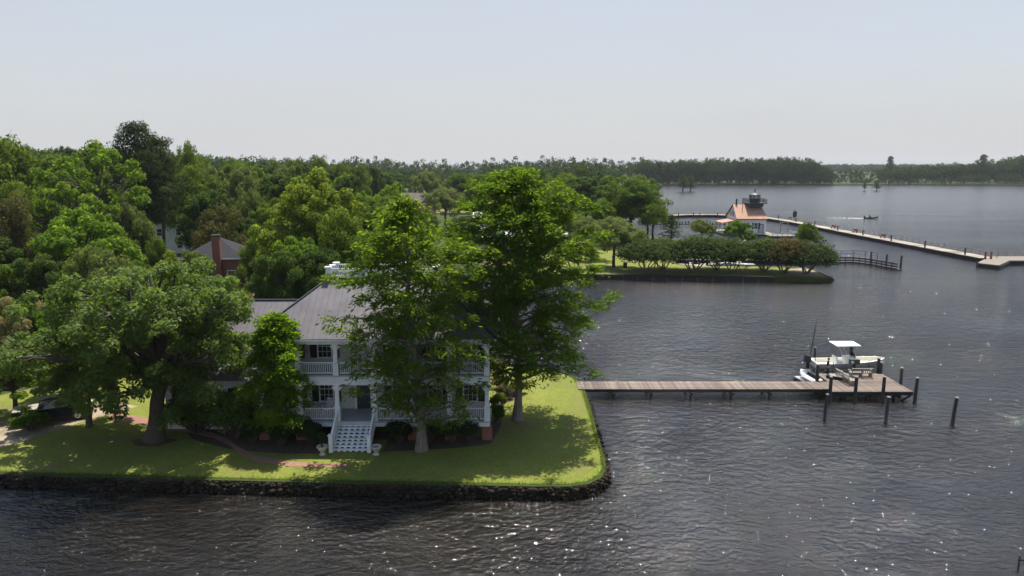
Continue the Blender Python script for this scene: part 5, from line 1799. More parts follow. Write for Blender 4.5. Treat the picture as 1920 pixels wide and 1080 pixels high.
ob = part_l(MB().add([(-.85, -.24, .85), (-.2, -.22, .85), (-.2, .22, .85), (-.85, .24, .85), (-.75, -.2, 1.55), (-.25, -.16, 1.42), (-.25, .16, 1.42), (-.75, .2, 1.55)],
                     [(0, 3, 2, 1), (4, 5, 6, 7), (0, 1, 5, 4), (1, 2, 6, 5), (2, 3, 7, 6), (3, 0, 4, 7)]), 'outboard_motor', boat, M['black'])
part_l(MB().box(-.62, -.32, -.08, .08, -.25, .86), 'motor_leg', boat, M['black'], ob)
part_l(MB().lathe((-.5, 0, -.3), [(.03, 0), (.1, .1), (.03, .2)], 8), 'propeller', boat, M['alu'], ob)
part_l(MB().tube([(.05, .85, .9), (.12, .85, 1.9)], .045, 7), 'pole_base', boat, M['black'])
part_l(MB().tube([(.12, .85, 1.9), (.50, .85, 5.35)], [.05, .03], 6), 'anchor_pole', boat, M['darkmetal'])
part_l(MB().tube([(.0, -.6, .95), (.0, -.6, 1.9)], .03, 6), 'rod_holder', boat, M['black'])
for k2 in range(3):
    part_l(MB().tube([(2.0, -.4 + k2 * .4, 1.4), (1.7, -.45 + k2 * .45, 2.3)], .012, 4), 'fishing_rod', boat, M['black'])
lift = empty('boat_lift', (bx0 + 3, by0, 0), label='dark boat lift beams under the white motor boat', cat='boat lift')
for xx in (1.2, 4.6):
    part(MB().box(bx0 + xx - .1, bx0 + xx + .1, 66.3, 70.5, .74, .95), 'lift_beam', M['darkmetal'], lift)
for yy in (67.7, 68.7):
    part(MB().box(bx0 + .3, bx0 + 5.2, yy - .08, yy + .08, .953, 1.06), 'bunk', M['greywood'], lift)
for xx in (1.2, 4.6):
    part(MB().tube([(bx0 + xx, 66.35, .95), (bx0 + xx, 66.35, 2.3)], .03, 5), 'lift_cable', M['darkmetal'], lift)
lm = empty('lift_motor', (32.9, 66.2, DZ), label='grey lift motor box on the platform edge before the console', cat='motor box')
part_l(MB().box(-.1, .1, -.1, .1, 0, .9), 'stand', lm, M['timber'])
part_l(MB().box(-.45, .45, -.2, .2, .9, 1.35), 'housing', lm, M['darkmetal'])
part_l(MB().tube([(-.3, -.21, 1.12), (-.3, -.3, 1.12)], .14, 10), 'drum', lm, M['alu'])
# jet ski on its float
jx, jy = 28.35, 65.4
js = empty('jet_ski', (jx, jy, .80), R(100), label='white and black jet ski on a float left of the platform', cat='jet ski')
jt = np.linspace(0, 1, 9)
jb = .58 * np.sqrt(np.maximum(.01, 1 - ((jt - .4) / .6).clip(0) ** 2)) * np.array([.85, .95, 1, 1, 1, 1, 1, 1, .6])
jv = []
for i in range(9):
    X = jt[i] * 3.0 - 1.5
    sh_ = .45 + .25 * jt[i] ** 2
    jv += [(X, 0, .05 + .4 * (jt[i] - .6).clip(0)), (X, -jb[i], .28 + .2 * jt[i] ** 2), (X, -jb[i] * .8, sh_), (X, jb[i] * .8, sh_), (X, jb[i], .28 + .2 * jt[i] ** 2)]
mb = MB()
mb.v = jv
for i in range(8):
    for a, b in ((0, 1), (1, 2), (2, 3), (3, 4), (4, 0)):
        mb.f.append((i * 5 + a, i * 5 + b, i * 5 + 5 + b, i * 5 + 5 + a))
mb.f.append((4, 3, 2, 1, 0))
mb.f.append((40, 41, 42, 43, 44))
part_l(mb, 'hull', js, M['gelcoat'], None, False)
part_l(MB().add([(-1.3, -.22, .5), (.2, -.2, .52), (.2, .2, .52), (-1.3, .22, .5), (-1.2, -.15, .82), (.1, -.14, .85), (.1, .14, .85), (-1.2, .15, .82)],
                [(0, 3, 2, 1), (4, 5, 6, 7), (0, 1, 5, 4), (1, 2, 6, 5), (2, 3, 7, 6), (3, 0, 4, 7)]), 'seat', js, M['black'])
part_l(MB().add([(.25, -.3, .52), (1.2, -.25, .62), (1.2, .25, .62), (.25, .3, .52), (.3, -.2, 1.0), (.75, -.15, .85), (.75, .15, .85), (.3, .2, 1.0)],
                [(0, 3, 2, 1), (4, 5, 6, 7), (0, 1, 5, 4), (1, 2, 6, 5), (2, 3, 7, 6), (3, 0, 4, 7)]), 'cowl', js, M['white'])
part_l(MB().tube([(.3, -.38, 1.02), (.35, 0, 1.06), (.3, .38, 1.02)], .03, 6), 'handlebar', js, M['black'])
jf = empty('jet_ski_float', (jx, jy, .25), R(100), label='dark floating cradle carrying the jet ski', cat='float')
part_l(MB().box(-1.7, 1.4, -.75, -.2, -.1, .45).box(-1.7, 1.4, .2, .75, -.1, .45), 'pontoon', jf, M['black'])
part_l(MB().box(-1.75, 1.45, -.7, .7, .452, .56), 'cradle', jf, M['hullgrey'])


# ---- the person on the dock
def skin_body(name, verts, edges, radii, m, parent, lv=2, root=0):
    me = bpy.data.meshes.new(name)
    me.from_pydata(verts, edges, [])
    o = bpy.data.objects.new(name, me)
    COL.objects.link(o)
    o.parent = parent
    md = o.modifiers.new('skin', 'SKIN')
    md.use_smooth_shade = True
    for v, r_ in zip(me.skin_vertices[0].data, radii):
        v.radius = r_ if hasattr(r_, '__len__') else (r_, r_)
    me.skin_vertices[0].data[root].use_root = True
    s = o.modifiers.new('sub', 'SUBSURF')
    s.levels = s.render_levels = lv
    me.materials.append(m)
    return o


def person(loc, rz, label, shirt, pants, seated=False, scale=1.0, fingers=True):
    e = empty('person', loc, rz, label, 'person')
    e.scale = (scale,) * 3
    V, E, Rr = [], [], []

    def add(p, r_, par=None):
        V.append(p)
        Rr.append(r_)
        if par is not None:
            E.append((par, len(V) - 1))
        return len(V) - 1
    pz = .95 if not seated else .52
    pel = add((0, 0, pz), (.15, .11))
    wa = add((0, .01, pz + .18), (.135, .10), pel)
    che = add((0, 0, pz + .40), (.165, .115), wa)
    nb = add((0, 0.0, pz + .54), (.07, .065), che)
    nk = add((0, -.015, pz + .62), (.052, .052), nb)
    hd = add((0, -.03, pz + .70), (.078, .092), nk)
    hd2 = add((0, -.03, pz + .79), (.080, .095), hd)
    arms, legs = [], []
    for s in (-1, 1):
        sh_ = add((s * .19, .01, pz + .49), .062, che)
        el = add((s * .255, .03 if s > 0 else -.02, pz + .22), .043, sh_)
        wr = add((s * .25, -.10 if s > 0 else -.16, pz + .02), .030, el)
        pa = add((s * .245, -.125 if s > 0 else -.20, pz - .06), (.036, .022), wr)
        arms.append((sh_, el, wr))
        if fingers:
            for k3, (dx, ln) in enumerate(((-.028, .075), (-.010, .088), (.009, .082), (.026, .066))):
                b0 = V[pa]
                f1 = add((b0[0] + dx, b0[1] - .012, b0[2] - ln * .55), .009, pa)
                add((b0[0] + dx, b0[1] - .03, b0[2] - ln), .007, f1)
            b0 = V[wr]
            t1 = add((b0[0] - s * .035, b0[1] - .03, b0[2] - .055), .010, wr)
            add((b0[0] - s * .038, b0[1] - .045, b0[2] - .085), .008, t1)
        if not seated:
            hp = add((s * .09, 0, pz - .08), .098, pel)
            kn = add((s * .105, -.02 - .03 * s, .50), .062, hp)
            an = add((s * .115, .03 - .02 * s, .09), .040, kn)
        else:
            hp = add((s * .10, -.04, pz - .01), .095, pel)
            kn = add((s * .12, -.44, pz + .02), .062, hp)
            an = add((s * .12, -.44, .10), .040, kn)
        ft = add((V[an][0] + s * .02, V[an][1] - .13, .035), (.042, .03), an)
        legs.append((hp, kn, an, ft))
    skin_body('body', V, E, Rr, M['skin'], e)
    sv_ = [V[pel], V[wa], V[che], V[nb]]
    se_ = [(0, 1), (1, 2), (2, 3)]
    sr = [(.19, .15), (.18, .145), (.21, .155), (.08, .075)]
    for (a, b, c) in arms:
        k3 = len(sv_)
        sv_ += [V[a], V[b]]
        se_ += [(2, k3), (k3, k3 + 1)]
        sr += [.092, .074]
    skin_body('shirt', sv_, se_, sr, shirt, e)
    tv, te, tr_ = [(0, 0, pz + .06), (0, 0, pz)], [(0, 1)], [(.165, .125), (.168, .13)]
    for (a, b, c, d_) in legs:
        k3 = len(tv)
        m_ = tuple((np.array(V[b]) * .15 + np.array(V[c]) * .85))
        tv += [V[a], V[b], m_]
        te += [(1, k3), (k3, k3 + 1), (k3 + 1, k3 + 2)]
        tr_ += [.125, .094, .078]
    skin_body('trousers', tv, te, tr_, pants, e)
    part_l(MB().lathe((0, -.015, pz + .70), [(.088, .0), (.108, .07), (.104, .13), (.07, .175), (.02, .19)], 12), 'hair', e, M['hair'], None, True)
    fm = MB()
    for s in (-1, 1):
        fm.box(s * .032 - .011, s * .032 + .011, -.128, -.118, pz + .775, pz + .787)
    part_l(fm, 'eyes', e, M['black'])
    part_l(MB().add([(-.014, -.118, pz + .735), (.014, -.118, pz + .735), (0, -.148, pz + .74), (0, -.12, pz + .78)], [(0, 1, 2), (0, 2, 3), (1, 3, 2), (0, 3, 1)]), 'nose', e, M['skin'])
    part_l(MB().box(-.024, .024, -.124, -.116, pz + .705, pz + .712), 'mouth', e, M['red'])
    for (a, b, c, d_) in legs:
        f_ = V[d_]
        part_l(MB().add([(f_[0] - .05, f_[1] - .09, 0.0), (f_[0] + .05, f_[1] - .09, 0.0), (f_[0] + .045, f_[1] + .19, 0.0), (f_[0] - .045, f_[1] + .19, 0.0), (f_[0] - .04, f_[1] - .07, .06), (f_[0] + .04, f_[1] - .07, .06), (f_[0] + .04, f_[1] + .18, .11), (f_[0] - .04, f_[1] + .18, .11)],
                        [(0, 3, 2, 1), (4, 5, 6, 7), (0, 1, 5, 4), (1, 2, 6, 5), (2, 3, 7, 6), (3, 0, 4, 7)]), 'shoe', e, M['white2'])
    return e


person((*at(1551, 706, DZ), DZ + .005), R(60), 'person in black shirt and black trousers standing on the dock by the boat', M['cloth'], M['cloth'])

# ------------------------------------------------------------------ lighthouse, boardwalks, breakwater
LX0, LX1, LY0, LY1, LZ0, LZE, LZR = 67.7, 76.3, 214.0, 225.0, .9, 5.25, 9.15
lh = empty('lighthouse', (72, 219.5, 0), label='white wooden lighthouse with an orange roof and black lantern on piles', cat='lighthouse')
M['lhwall'] = mat('white_lap_boards', (0.72, 0.74, 0.76), 0.6, var=0.04)
part(MB().box(LX0, LX1, LY0, LY1, LZ0, LZE), 'wall', M['lhwall'], lh)
LYM = (LY0 + LY1) / 2
# roof slopes over a clipped gable
ov = .45
rs = MB()
rs.slab([(LX0 - ov, LY0 - ov, LZE - .05), (LX1 + ov, LY0 - ov, LZE - .05), (LX1 - 0.15, LYM, LZR), (LX0 + .1, LYM, LZR)], .14)
part(rs, 'roof_slope', M['orange_roof'], lh)
rs = MB()
rs.slab([(LX1 + ov, LY1 + ov, LZE - .05), (LX0 - ov, LY1 + ov, LZE - .05), (LX0 + .1, LYM, LZR), (LX1 - .15, LYM, LZR)], .14)
part(rs, 'roof_slope', M['orange_roof'], lh)
for xx, s in ((LX0, 1), (LX1, -1)):
    part(MB().add([(xx, LY0, LZE + .002), (xx, LY1, LZE + .002), (xx + s * .28, LYM, LZR - .25), (xx + s * .3, LY0 + .1, LZE + .002), (xx + s * .3, LY1 - .1, LZE + .002), (xx + s * .5, LYM, LZR - .35)],
                  [(0, 1, 2), (3, 5, 4), (0, 2, 5, 3), (1, 4, 5, 2), (0, 3, 4, 1)]), 'gable', M['lhwall'], lh)
part(MB().box(LX0 - ov, LX1 + ov, LY0 - ov - .02, LY0 - ov + .1, LZE - .32, LZE - .07), 'eave_board', M['red'], lh)
for (x0_, z0_) in ((LX0 - ov, 0),):
    part(MB().bar((LX0 - ov, LY0 - ov, LZE - .1), (LX0 + .08, LYM, LZR + .02), .12, .3).bar((LX0 - ov, LY1 + ov, LZE - .1), (LX0 + .08, LYM + .01, LZR + .02), .12, .3), 'barge_board', M['darkmetal'], lh)
part(MB().tube([(69.9, LYM - 2.6, 5.6), (69.9, LYM - 2.6, 9.7)], .09, 6), 'downpipe', M['darkmetal'], lh)
part(MB().box(68.6, 69.0, LYM - .2, LYM + .2, 9.1, 10.9), 'stove_pipe', M['darkmetal'], lh)
part(MB().box(72.0, 76.2, LYM - 2.6, LYM + 2.6, 8.6, 9.5), 'tower_base', M['greenmetal'], lh)
gal = part(MB().box(71.4, 77.2, LYM - 3.0, LYM + 3.0, 9.51, 9.75), 'gallery', M['darkmetal'], lh)
gr = MB()
for (a, b) in (((71.5, LYM - 2.9), (77.1, LYM - 2.9)), ((77.1, LYM - 2.9), (77.1, LYM + 2.9)), ((77.1, LYM + 2.9), (71.5, LYM + 2.9)), ((71.5, LYM + 2.9), (71.5, LYM - 2.9))):
    for zz in (10.1, 10.5, 10.95):
        gr.bar((*a, zz), (*b, zz), .09, .09)
    for t in np.linspace(0, 1, 6)[:-1]:
        xx, yy = a[0] + (b[0] - a[0]) * t, a[1] + (b[1] - a[1]) * t
        gr.box(xx - .06, xx + .06, yy - .06, yy + .06, 9.752, 11.0)
part(gr, 'gallery_railing', M['darkmetal'], lh, gal)
oc = [(74.3 + 1.55 * math.cos(t), LYM + 1.55 * math.sin(t)) for t in np.arange(8) * math.pi / 4 + math.pi / 8]
lan = part(MB().prism(oc, 9.76, 11.0), 'lantern', M['darkmetal'], lh)
part(MB().prism([(74.3 + (p[0] - 74.3) * .94, LYM + (p[1] - LYM) * .94) for p in oc], 11.003, 12.1), 'lantern_glass', mat('lantern_glass', (.35, .4, .42), .1), lh, lan)
gb = MB()
for p in oc:
    gb.box(p[0] - .07, p[0] + .07, p[1] - .07, p[1] + .07, 11.002, 12.12)
tag(part(gb, 'lantern_frame', M['darkmetal'], lh, lan), kind='stuff')
part(MB().lathe((74.3, LYM, 12.13), [(1.75, 0), (1.6, .12), (.7, .55), (.15, .8), (.1, 1.2)], 12), 'lantern_roof', M['greenmetal'], lh)
part(MB().lathe((74.3, LYM, 13.3), [(.05, 0), (.28, .25), (.28, .4), (.05, .65)], 10), 'finial', M['darkmetal'], lh)
for xx in (70.0, 73.3):
    window(lh, xx, LY0, 2.2, 3.9, 1.0, False, cols=2, rows=2)
    for s in (-1, 1):
        part(MB().box(xx + s * .95 - .28, xx + s * .95 + .28, LY0 - .08, LY0 - .01, 2.1, 4.0), 'shutter', M['greenmetal'], lh)
part(MB().box(74.2, 75.4, LY0 - .07, LY0 - .005, 1.0, 3.4), 'door', M['hullgrey'], lh)
part(MB().box(74.0, 74.19, LY0 - .1, LY0 - .005, 1.0, 3.6).box(75.41, 75.6, LY0 - .1, LY0 - .005, 1.0, 3.6).box(74.191, 75.409, LY0 - .1, LY0 - .005, 3.42, 3.6), 'door_frame', M['darkmetal'], lh)
for yy in (216.6, 219.5, 222.4):
    window(lh, yy, LX0, 5.9 if yy == 219.5 else 2.2, 7.3 if yy == 219.5 else 3.9, 1.0, False, cols=2, rows=2, axis='y')
for yy in (218.1, 220.9):
    window(lh, yy, LX0, 5.6, 7.0, .9, False, cols=2, rows=2, axis='y')
part(MB().slab([(LX0 - 4.2, LY0 + 1.5, 3.9), (LX0 - .02, LY0 + 1.5, 4.7), (LX0 - .02, LY1 - 2, 4.7), (LX0 - 4.2, LY1 - 2, 3.9)][::-1], -.14), 'porch_roof', M['orange_roof'], lh)
for yy in (LY0 + 1.7, LY0 + 5, LY1 - 2.2):
    part(MB().box(LX0 - 4.1, LX0 - 3.95, yy - .08, yy + .08, .96, 3.85), 'porch_post', M['white'], lh)
part(MB().box(LX0 - 4.6, LX1 + 1.8, LY0 - 2.6, LY1 + 1.2, .62, .89), 'deck', M['palewood'], lh)
for xx in np.linspace(LX0 - 4.2, LX1 + 1.4, 6):
    for yy in (LY0 - 2.2, LY0 + 3, LY1 - 2, LY1 + .8):
        part(MB().tube([(xx, yy, -1), (xx, yy, .615)], .18, 7), 'pile', M['pile'], lh)
dk = empty('viewing_deck', (79, 210, 0), label='sunlit wooden viewing deck with railings at the foot of the lighthouse', cat='deck')
part(MB().box(74.5, 82.5, 204.5, 211.3, .72, .95), 'deck_floor', M['palewood'], dk)


def post_rail(root, pts, z, hp, sp, m, pr=.06, rails=(1.0, .55), rt=.06, nm='railing_post'):
    pm_ = MB().box(-pr, pr, -pr, pr, 0, hp).mesh(nm, m)
    for a, b in zip(pts[:-1], pts[1:]):
        L = math.hypot(b[0] - a[0], b[1] - a[1])
        n = max(1, int(round(L / sp)))
        for i in range(n + (1 if b is pts[-1] else 0)):
            x_, y_ = a[0] + (b[0] - a[0]) * i / n, a[1] + (b[1] - a[1]) * i / n
            link(nm, pm_, root, (x_ - root.location.x, y_ - root.location.y, z - root.location.z), math.atan2(b[1] - a[1], b[0] - a[0]))
        for q in rails:
            part(MB().bar((*a, z + hp * q), (*b, z + hp * q), rt, rt * 1.3), 'rail', m, root)


post_rail(dk, [(75, 204.7), (82.3, 204.7), (82.3, 211.2)], .951, 1.05, 1.5, M['white2'])
for xx in (75, 78.5, 82):
    for yy in (205, 211):
        part(MB().tube([(xx, yy, -1), (xx, yy, .715)], .16, 7), 'pile', M['pile'], dk)
for xx in (79.6, 81.8):
    part(MB().box(xx - .1, xx + .1, 211.0, 211.2, .952, 4.3), 'arch_post', M['greywood'], dk)
part(MB().box(79.3, 82.1, 210.98, 211.22, 4.303, 4.5), 'arch_beam', M['greywood'], dk)
lw = empty('lighthouse_walkway', (64, 195, 0), label='short wooden walkway from the spit to the lighthouse deck', cat='walkway')
part(MB().bar((58, 181, .8), (70, 211.4, .8), 1.6, .2), 'walkway_floor', M['greywood'], lw)
for t in np.linspace(.1, .9, 6):
    for s in (-.8, .8):
        part(MB().tube([(58 + 12 * t + s, 181 + 30.4 * t, -1), (58 + 12 * t + s, 181 + 30.4 * t, .695)], .15, 7), 'pile', M['pile'], lw)

# breakwater boardwalk
bwp = [at(p, q, 1.35) for p, q in ((1225, 404.5), (1290, 402.2), (1340, 402.2), (1395, 404), (1438, 407.8), (1482, 414.2), (1530, 423), (1617, 440), (1733, 461.5), (1806, 475), (1853, 483.5))]
bw = empty('breakwater_boardwalk', (110, 220, 0), label='long curving boardwalk on a timber breakwater across the water', cat='boardwalk')
HW = 1.9


def strip(pts, wd):
    P_ = [np.array(p) for p in pts]
    Lf, Rt = [], []
    for i, p in enumerate(P_):
        d = P_[min(i + 1, len(P_) - 1)] - P_[max(i - 1, 0)]
        d = d / np.linalg.norm(d)
        n_ = np.array((-d[1], d[0]))
        Lf.append(tuple(p + n_ * wd))
        Rt.append(tuple(p - n_ * wd))
    return Lf, Rt


Lf, Rt = strip(bwp, HW)
tot = 0
nbp = 0
for a, b in zip(bwp[:-1], bwp[1:]):
    L = math.hypot(b[0] - a[0], b[1] - a[1])
    n = int(L / 2.4) + 1
    rz_ = math.atan2(b[1] - a[1], b[0] - a[0])
    dm = MB().box(-L / n / 2 - .15, L / n / 2 - .02, -HW, HW, -.16, 0).mesh('deck_panel', M['palewood'])
    for i in range(n):
        t = (i + .5) / n
        link('deck_panel', dm, bw, (a[0] + (b[0] - a[0]) * t - 110, a[1] + (b[1] - a[1]) * t - 220, 1.35 + .004 * (nbp % 2)), rz_)
        nbp += 1
Lw_, Rw_ = strip(bwp, HW - .25)
for side in (Lw_, Rw_):
    mb = MB()
    for a, b in zip(side[:-1], side[1:]):
        mb.bar((*a, .3), (*b, .3), .3, 1.75)
    part(mb, 'wave_wall', M['timber'], bw)
post_rail(bw, Lf, 1.36, 1.15, 2.6, M['greywood'], .055, (1.0, .66, .33), .045)
for i, (px, row, h_) in enumerate(((1459, 411, 1.3), (1492, 417, 1.5), (1527, 424, 1.7), (1570, 433, 1.6), (1617, 442, 1.7), (1670, 452.5, 1.7), (1733, 465, 1.7), (1808, 478.5, 1.6), (1300, 404, 1.2), (1345, 404.5, 1.2), (1250, 405.5, 1.2), (1272, 405, 1.2), (1312, 404.5, 1.2))):
    x, y = at(px, row, 1.2)
    part(MB().tube([(x, y - .2, -1), (x, y - .2, 1.2 + h_)], .18, 8), 'breakwater_pile', M['pile'], bw)
# open pile foundation seen at the left end
fm_ = empty('old_pier_piles', (66, 262, 0), label='cluster of old dark pier piles in the water left of the lighthouse', cat='pier piles')
for px in np.linspace(1226, 1362, 26):
    x, y = at(px + prng.uniform(-2, 2), 424 + prng.uniform(-3, 4), 0)
    part(MB().tube([(x, y, -1), (x + prng.uniform(-.1, .1), y, prng.uniform(1.3, 3.0))], .17, 6), 'pier_pile', M['pile'], fm_)
xa, ya = at(1226, 421, .9)
xb, yb_ = at(1362, 421, .9)
part(MB().bar((xa, ya, 1.0), (xb, yb_, 1.0), .2, .25), 'pier_beam', M['pile'], fm_)
# end platform
pf = empty('breakwater_platform', (105, 150, 0), label='pale wooden platform at the end of the breakwater at the right edge', cat='platform')
pfp = [at(p, q, 1.35) for p, q in ((1832, 493), (1873, 497.5), (1893, 488.5), (1990, 488.5), (1990, 480), (1857, 480.5))]
part(MB().prism(pfp, 1.14, 1.37), 'deck_floor', M['palewood'], pf)
ctr = np.mean(np.array(pfp), axis=0)
mb = MB()
ins = [tuple(ctr + (np.array(p) - ctr) * .96) for p in pfp]
for a, b in zip(ins, ins[1:] + ins[:1]):
    mb.bar((*a, .3), (*b, .3), .3, 1.66)
part(mb, 'wave_wall', M['timber'], pf)
post_rail(pf, [pfp[5], pfp[4]], 1.372, 1.15, 1.8, M['greywood'], .055, (1.0, .66, .33), .045)
bxp = at(1852, 486, 1.35)
part(MB().box(bxp[0] - .6, bxp[0] - .3, bxp[1], bxp[1] + .3, 1.372, 3.0).box(bxp[0] + .6, bxp[0] + .9, bxp[1], bxp[1] + .3, 1.372, 3.0), 'gate_post', M['brick'], pf)
x, y = at(1832, 497, 1)
part(MB().tube([(x, y, -1), (x, y, 1.6)], .2, 8), 'breakwater_pile', M['pile'], pf)
# marker board, benches and bins on the boardwalk
x, y = at(1489, 413.5, 1.36)
mk = empty('marker_board', (x, y, 1.36), R(20), label='dark square navigation board on a post on the breakwater', cat='marker')
part_l(MB().tube([(0, 0, 0), (0, 0, 4.1)], .12, 7), 'post', mk, M['pile'])
part_l(MB().box(-.85, .85, -.20, -.125, 1.2, 3.3), 'board', mk, M['greenmetal'])
for i, (px, row, lb) in enumerate(((1481, 412, 'small red-brown bench left of the marker board'), (1562, 428, 'small red-brown bench midway along the breakwater'), (1603, 436, 'red-brown bench right of the middle of the breakwater'), (1655, 446, 'small red-brown bench nearest the right end of the breakwater'))):
    x, y = at(px, row, 1.36)
    e = empty('boardwalk_bench', (x, y, 1.36), R(-70), lb, 'bench', 'benches along the breakwater')
    part_l(MB().box(-.8, .8, -.25, .25, .42, .48), 'seat', e, M['brick'])
    part_l(MB().box(-.8, .8, .26, .32, .5, 1.0), 'backrest', e, M['brick'])
    for s in (-.65, .65):
        part_l(MB().box(s - .06, s + .06, -.22, .22, 0, .415), 'leg', e, M['darkmetal'])
# wave screen pier right of the park
sp_ = [(35.5, 150.4), (52, 149.6), at(1555, 487, 1.3), at(1600, 486.5, 1.3), at(1640, 491, 1.3), at(1688, 499.5, 1.3)]
ws = empty('timber_wave_screen', (72, 148, 0), label='low dark timber pier with open rails ending in a tall post right of the park', cat='pier')
Lp, Rp = strip(sp_, .7)
for a, b in zip(sp_[:-1], sp_[1:]):
    L = math.hypot(b[0] - a[0], b[1] - a[1])
    n = int(L / 1.6) + 1
    rz_ = math.atan2(b[1] - a[1], b[0] - a[0])
    dm = MB().box(-L / n / 2 - .05, L / n / 2 - .02, -.7, .7, -.14, 0).mesh('deck_panel', M['timber'] if a[0] > 60 else M['greywood'])
    for i in range(n):
        t = (i + .5) / n
        link('deck_panel', dm, ws, (a[0] + (b[0] - a[0]) * t - 72, a[1] + (b[1] - a[1]) * t - 148, (1.3 if a[0] < 60 else .7) + .004 * (i % 2)), rz_)
mb = MB()
for a, b in zip(Rp[:2], Rp[1:3]):
    mb.bar((*a, .5), (*b, .5), .25, 1.3)
part(mb, 'wave_wall', M['timber'], ws)
scr = [p for p in Rp[2:]]
for a, b in zip(scr[:-1], scr[1:]):
    for zz in (.25, .75, 1.25, 1.75):
        part(MB().bar((*a, zz), (*b, zz), .10, .26), 'rail', M['timber'], ws)
    L = math.hypot(b[0] - a[0], b[1] - a[1])
    for i in range(max(2, int(L / 1.3))):
        t = i / max(2, int(L / 1.3))
        x, y = a[0] + (b[0] - a[0]) * t, a[1] + (b[1] - a[1]) * t
        part(MB().tube([(x, y + .15, -1), (x, y + .15, 2.0)], .12, 7), 'screen_post', M['pile'], ws)
post_rail(ws, [Lp[2], Lp[3], Lp[4]], .71, 2.4, 3.0, M['darkmetal'], .04, (1.0, .75), .04)
for (px, row, hh) in ((1688, 507, 3.0), (1661, 501, 2.7), (1632, 495, 2.7)):
    x, y = at(px, row, 0)
    part(MB().tube([(x, y, -1), (x, y, hh)], [.2, .18], 9), 'end_post', M['pile'], ws)
x, y = at(1544, 481, 1.3)
lp = empty('lamp_post', (x, y, GZ), label='dark twin-headed lamp post at the tip of the spit', cat='lamp post')
part_l(MB().tube([(0, 0, 0), (0, 0, 3.3)], [.09, .06], 8), 'pole', lp, M['darkmetal'])
part_l(MB().tube([(-.3, 0, 3.32), (.3, 0, 3.32)], .05, 6), 'arm', lp, M['darkmetal'])
for s in (-1, 1):
    part_l(MB().lathe((s * .28, 0, 3.36), [(.1, 0), (.22, .25), (.24, .4), (.05, .6)], 10), 'lamp_head', lp, M['darkmetal'])


# ---- small boats
def skiff(px, row, L, rz, label, m=None, cabin=False):
    x_, y_ = at(px, row, WZ)
    e = empty('skiff', (x_, y_, WZ + .02), rz, label, 'boat', 'white boats moored in the slip')
    n = 9
    v, h_, r_, d_ = [], MB(), MB(), MB()
    for i in range(n):
        t = i / (n - 1)
        b_ = max(.02, L * .16 * math.sqrt(max(0, 1 - max(0, (t - .35) / .65) ** 2)))
        s_ = .62 + .35 * t * t
        X = (t - .5) * L
        v += [(X, -b_ * .75, -.1), (X, -b_, s_), (X, -max(0, b_ - .14), s_ + .01), (X, -max(0, b_ - .16), .3), (X, max(0, b_ - .16), .3), (X, max(0, b_ - .14), s_ + .01), (X, b_, s_), (X, b_ * .75, -.1)]
    for mb_, cc in ((h_, ((0, 1), (6, 7))), (r_, ((1, 2), (5, 6))), (d_, ((2, 3), (3, 4), (4, 5)))):
        mb_.v = list(v)
        for i in range(n - 1):
            for a, b in cc:
                mb_.f.append((i * 8 + a, i * 8 + b, i * 8 + 8 + b, i * 8 + 8 + a))
    h_.f.append((7, 6, 1, 0))
    part_l(h_, 'hull', e, m or M['gelcoat'])
    part_l(r_, 'gunwale', e, M['gelcoat'])
    part_l(d_, 'deck', e, M['cream'])
    part_l(MB().box(-L * .06, L * .06, -.35, .35, .31, 1.15), 'console', e, M['gelcoat'])
    part_l(MB().box(-L * .5 - .4, -L * .5 + .05, -.16, .16, .2, 1.05), 'outboard_motor', e, M['black'])
    part_l(MB().box(-L * .28, -L * .18, -L * .1, L * .1, .31, .6), 'seat', e, M['gelcoat'])
    return e


skiff(1296, 503, 6.0, R(178), 'white skiff at the left end of the slip behind the crape myrtles')
skiff(1335, 501, 5.6, R(4), 'white skiff in the middle of the slip, bow to the right')
skiff(1385, 500.5, 6.2, R(176), 'white skiff at the open end of the slip behind the crape myrtles')
# the fishing boat under way
x, y = at(1634, 409.5, WZ)
mbt = empty('fishing_boat', (x, y, WZ), R(-8), label='small dark fishing boat speeding across the open river', cat='boat')
v, h_ = [], MB()
n = 8
for i in range(n):
    t = i / (n - 1)
    b_ = max(.03, .85 * math.sqrt(max(0, 1 - max(0, (t - .4) / .6) ** 2)))
    s_ = .42 + .30 * t * t
    X = (t - .5) * 5.0
    v += [(X, -b_ * .7, -.05 + .25 * t * t), (X, -b_, s_), (X, b_, s_), (X, b_ * .7, -.05 + .25 * t * t)]
h_.v = v
for i in range(n - 1):
    for a, b in ((0, 1), (1, 2), (2, 3), (3, 0)):
        h_.f.append((i * 4 + a, i * 4 + b, i * 4 + 4 + b, i * 4 + 4 + a))
h_.f.append((3, 2, 1, 0))
part_l(h_, 'hull', mbt, M['carpaint'])
part_l(MB().box(-2.95, -2.45, -.2, .2, -.1, .95), 'outboard_motor', mbt, M['black'])
part_l(MB().box(-.9, -.5, -.3, .3, .45, .75), 'seat', mbt, M['black'])
part_l(MB().box(1.9, 2.4, -.1, .1, .72, .95), 'trolling_motor', mbt, M['black'])
person((x - .75, y + .1, WZ + .22), R(82), 'person in dark clothes seated steering the small fishing boat', M['cloth'], M['cloth'], True, 1.0, False)
M['foam'] = mat('wake_foam', (.8, .82, .82), .8)
wk = []
wr = np.random.default_rng(8)
mb = MB()
for i in range(70):
    t = wr.random() ** 1.8
    cx, cy_ = x - 2.8 - t * 13, y + .4 + t * 2.2 + wr.normal() * (.15 + t * .5)
    r_ = wr.uniform(.12, .32) * (1.15 - t * .7)
    mb.add([(cx - r_ * 1.8, cy_, WZ + .012), (cx, cy_ - r_, WZ + .012), (cx + r_ * 1.8, cy_, WZ + .012), (cx, cy_ + r_, WZ + .05)], [(0, 1, 2, 3)])
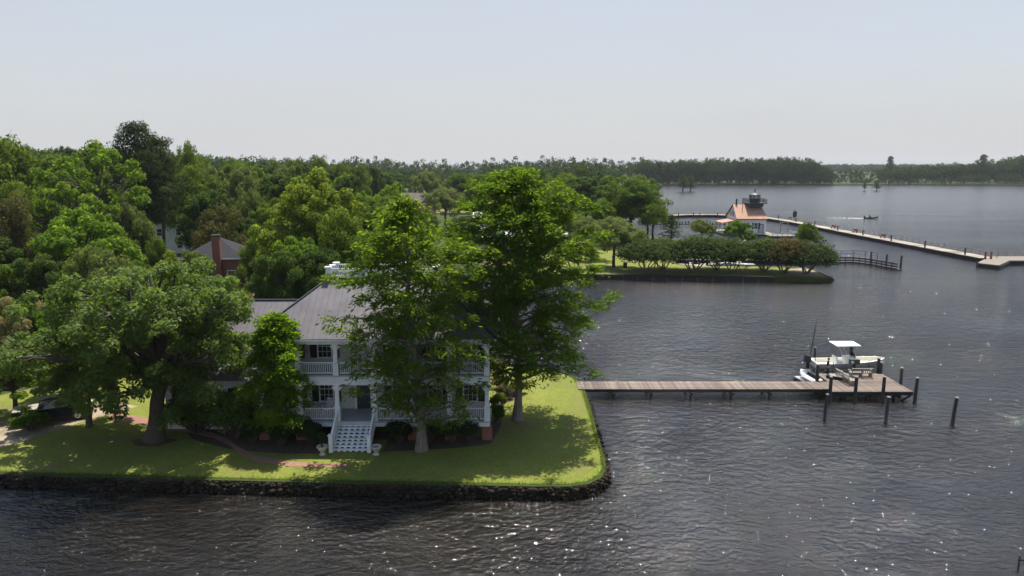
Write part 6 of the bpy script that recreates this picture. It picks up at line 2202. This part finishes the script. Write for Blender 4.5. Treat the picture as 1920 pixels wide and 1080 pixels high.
tag(mb.build('wake_foam', M['foam']), 'white wake foam trailing behind the small fishing boat', 'wake', kind='stuff')
# bin and picnic table on the park lawn
x, y = at(1172, 503, GZ)
e = empty('litter_bin', (x, y, GZ), 0, 'dark litter bin on the park lawn beside the forked tree', 'bin')
part_l(MB().lathe((0, 0, 0), [(.36, 0), (.40, .9), (.42, .95)], 12), 'bin_body', e, M['black'])
part_l(MB().lathe((0, 0, .96), [(.42, 0), (.36, .2), (.1, .32)], 12), 'lid', e, M['black'])
tbx, tby = at(1392, 504, GZ)
e = empty('picnic_table', (tbx, tby, GZ), .2, 'dark picnic table among the crape myrtle stems', 'picnic table')
part_l(MB().box(-1.2, 1.2, -.4, .4, .72, .78), 'table_top', e, M['timber'])
for s in (-1, 1):
    part_l(MB().box(-1.2, 1.2, s * .75 - .14, s * .75 + .14, .42, .47), 'bench_seat', e, M['timber'])
    part_l(MB().bar((s * .8, -.7, 0), (s * .8, .35, .71), .08, .1).bar((s * .86, .7, 0), (s * .86, -.35, .71), .08, .1), 'leg', e, M['timber'])
# a gull far off over the water
bz = zat(225, 220)
e = empty('bird', (xat(1410, 220, bz), 220, bz), .4, 'tiny dark bird flying high over the river', 'bird')
part_l(MB().add([(0, -.22, 0), (.05, 0, .04), (0, .2, 0), (-.05, 0, .04), (0, .0, -.05), (.5, .04, .16), (-.5, .04, .16), (.12, -.06, .02), (-.12, -.06, .02)],
                [(0, 1, 4), (1, 2, 4), (2, 3, 4), (3, 0, 4), (0, 3, 2, 1), (1, 7, 5), (1, 5, 2), (3, 6, 8), (3, 2, 6)]), 'bird_body', e, M['black'])

# ------------------------------------------------------------------ air
HAZE = 0.000075
if HAZE:
    hz = MB().box(-3300, 3300, -290, 3300, -2.5, 60)
    m = bpy.data.materials.new('haze')
    m.use_nodes = True
    t = m.node_tree
    t.nodes.remove(t.nodes['Principled BSDF'])
    pv = node(t, 'ShaderNodeVolumePrincipled')
    pv.inputs['Color'].default_value = (.82, .88, .95, 1)
    pv.inputs['Density'].default_value = HAZE
    pv.inputs['Anisotropy'].default_value = 0.2
    t.links.new(pv.outputs[0], t.nodes['Material Output'].inputs['Volume'])
    tag(hz.build('haze', m), 'faint summer haze over the river', kind='stuff')
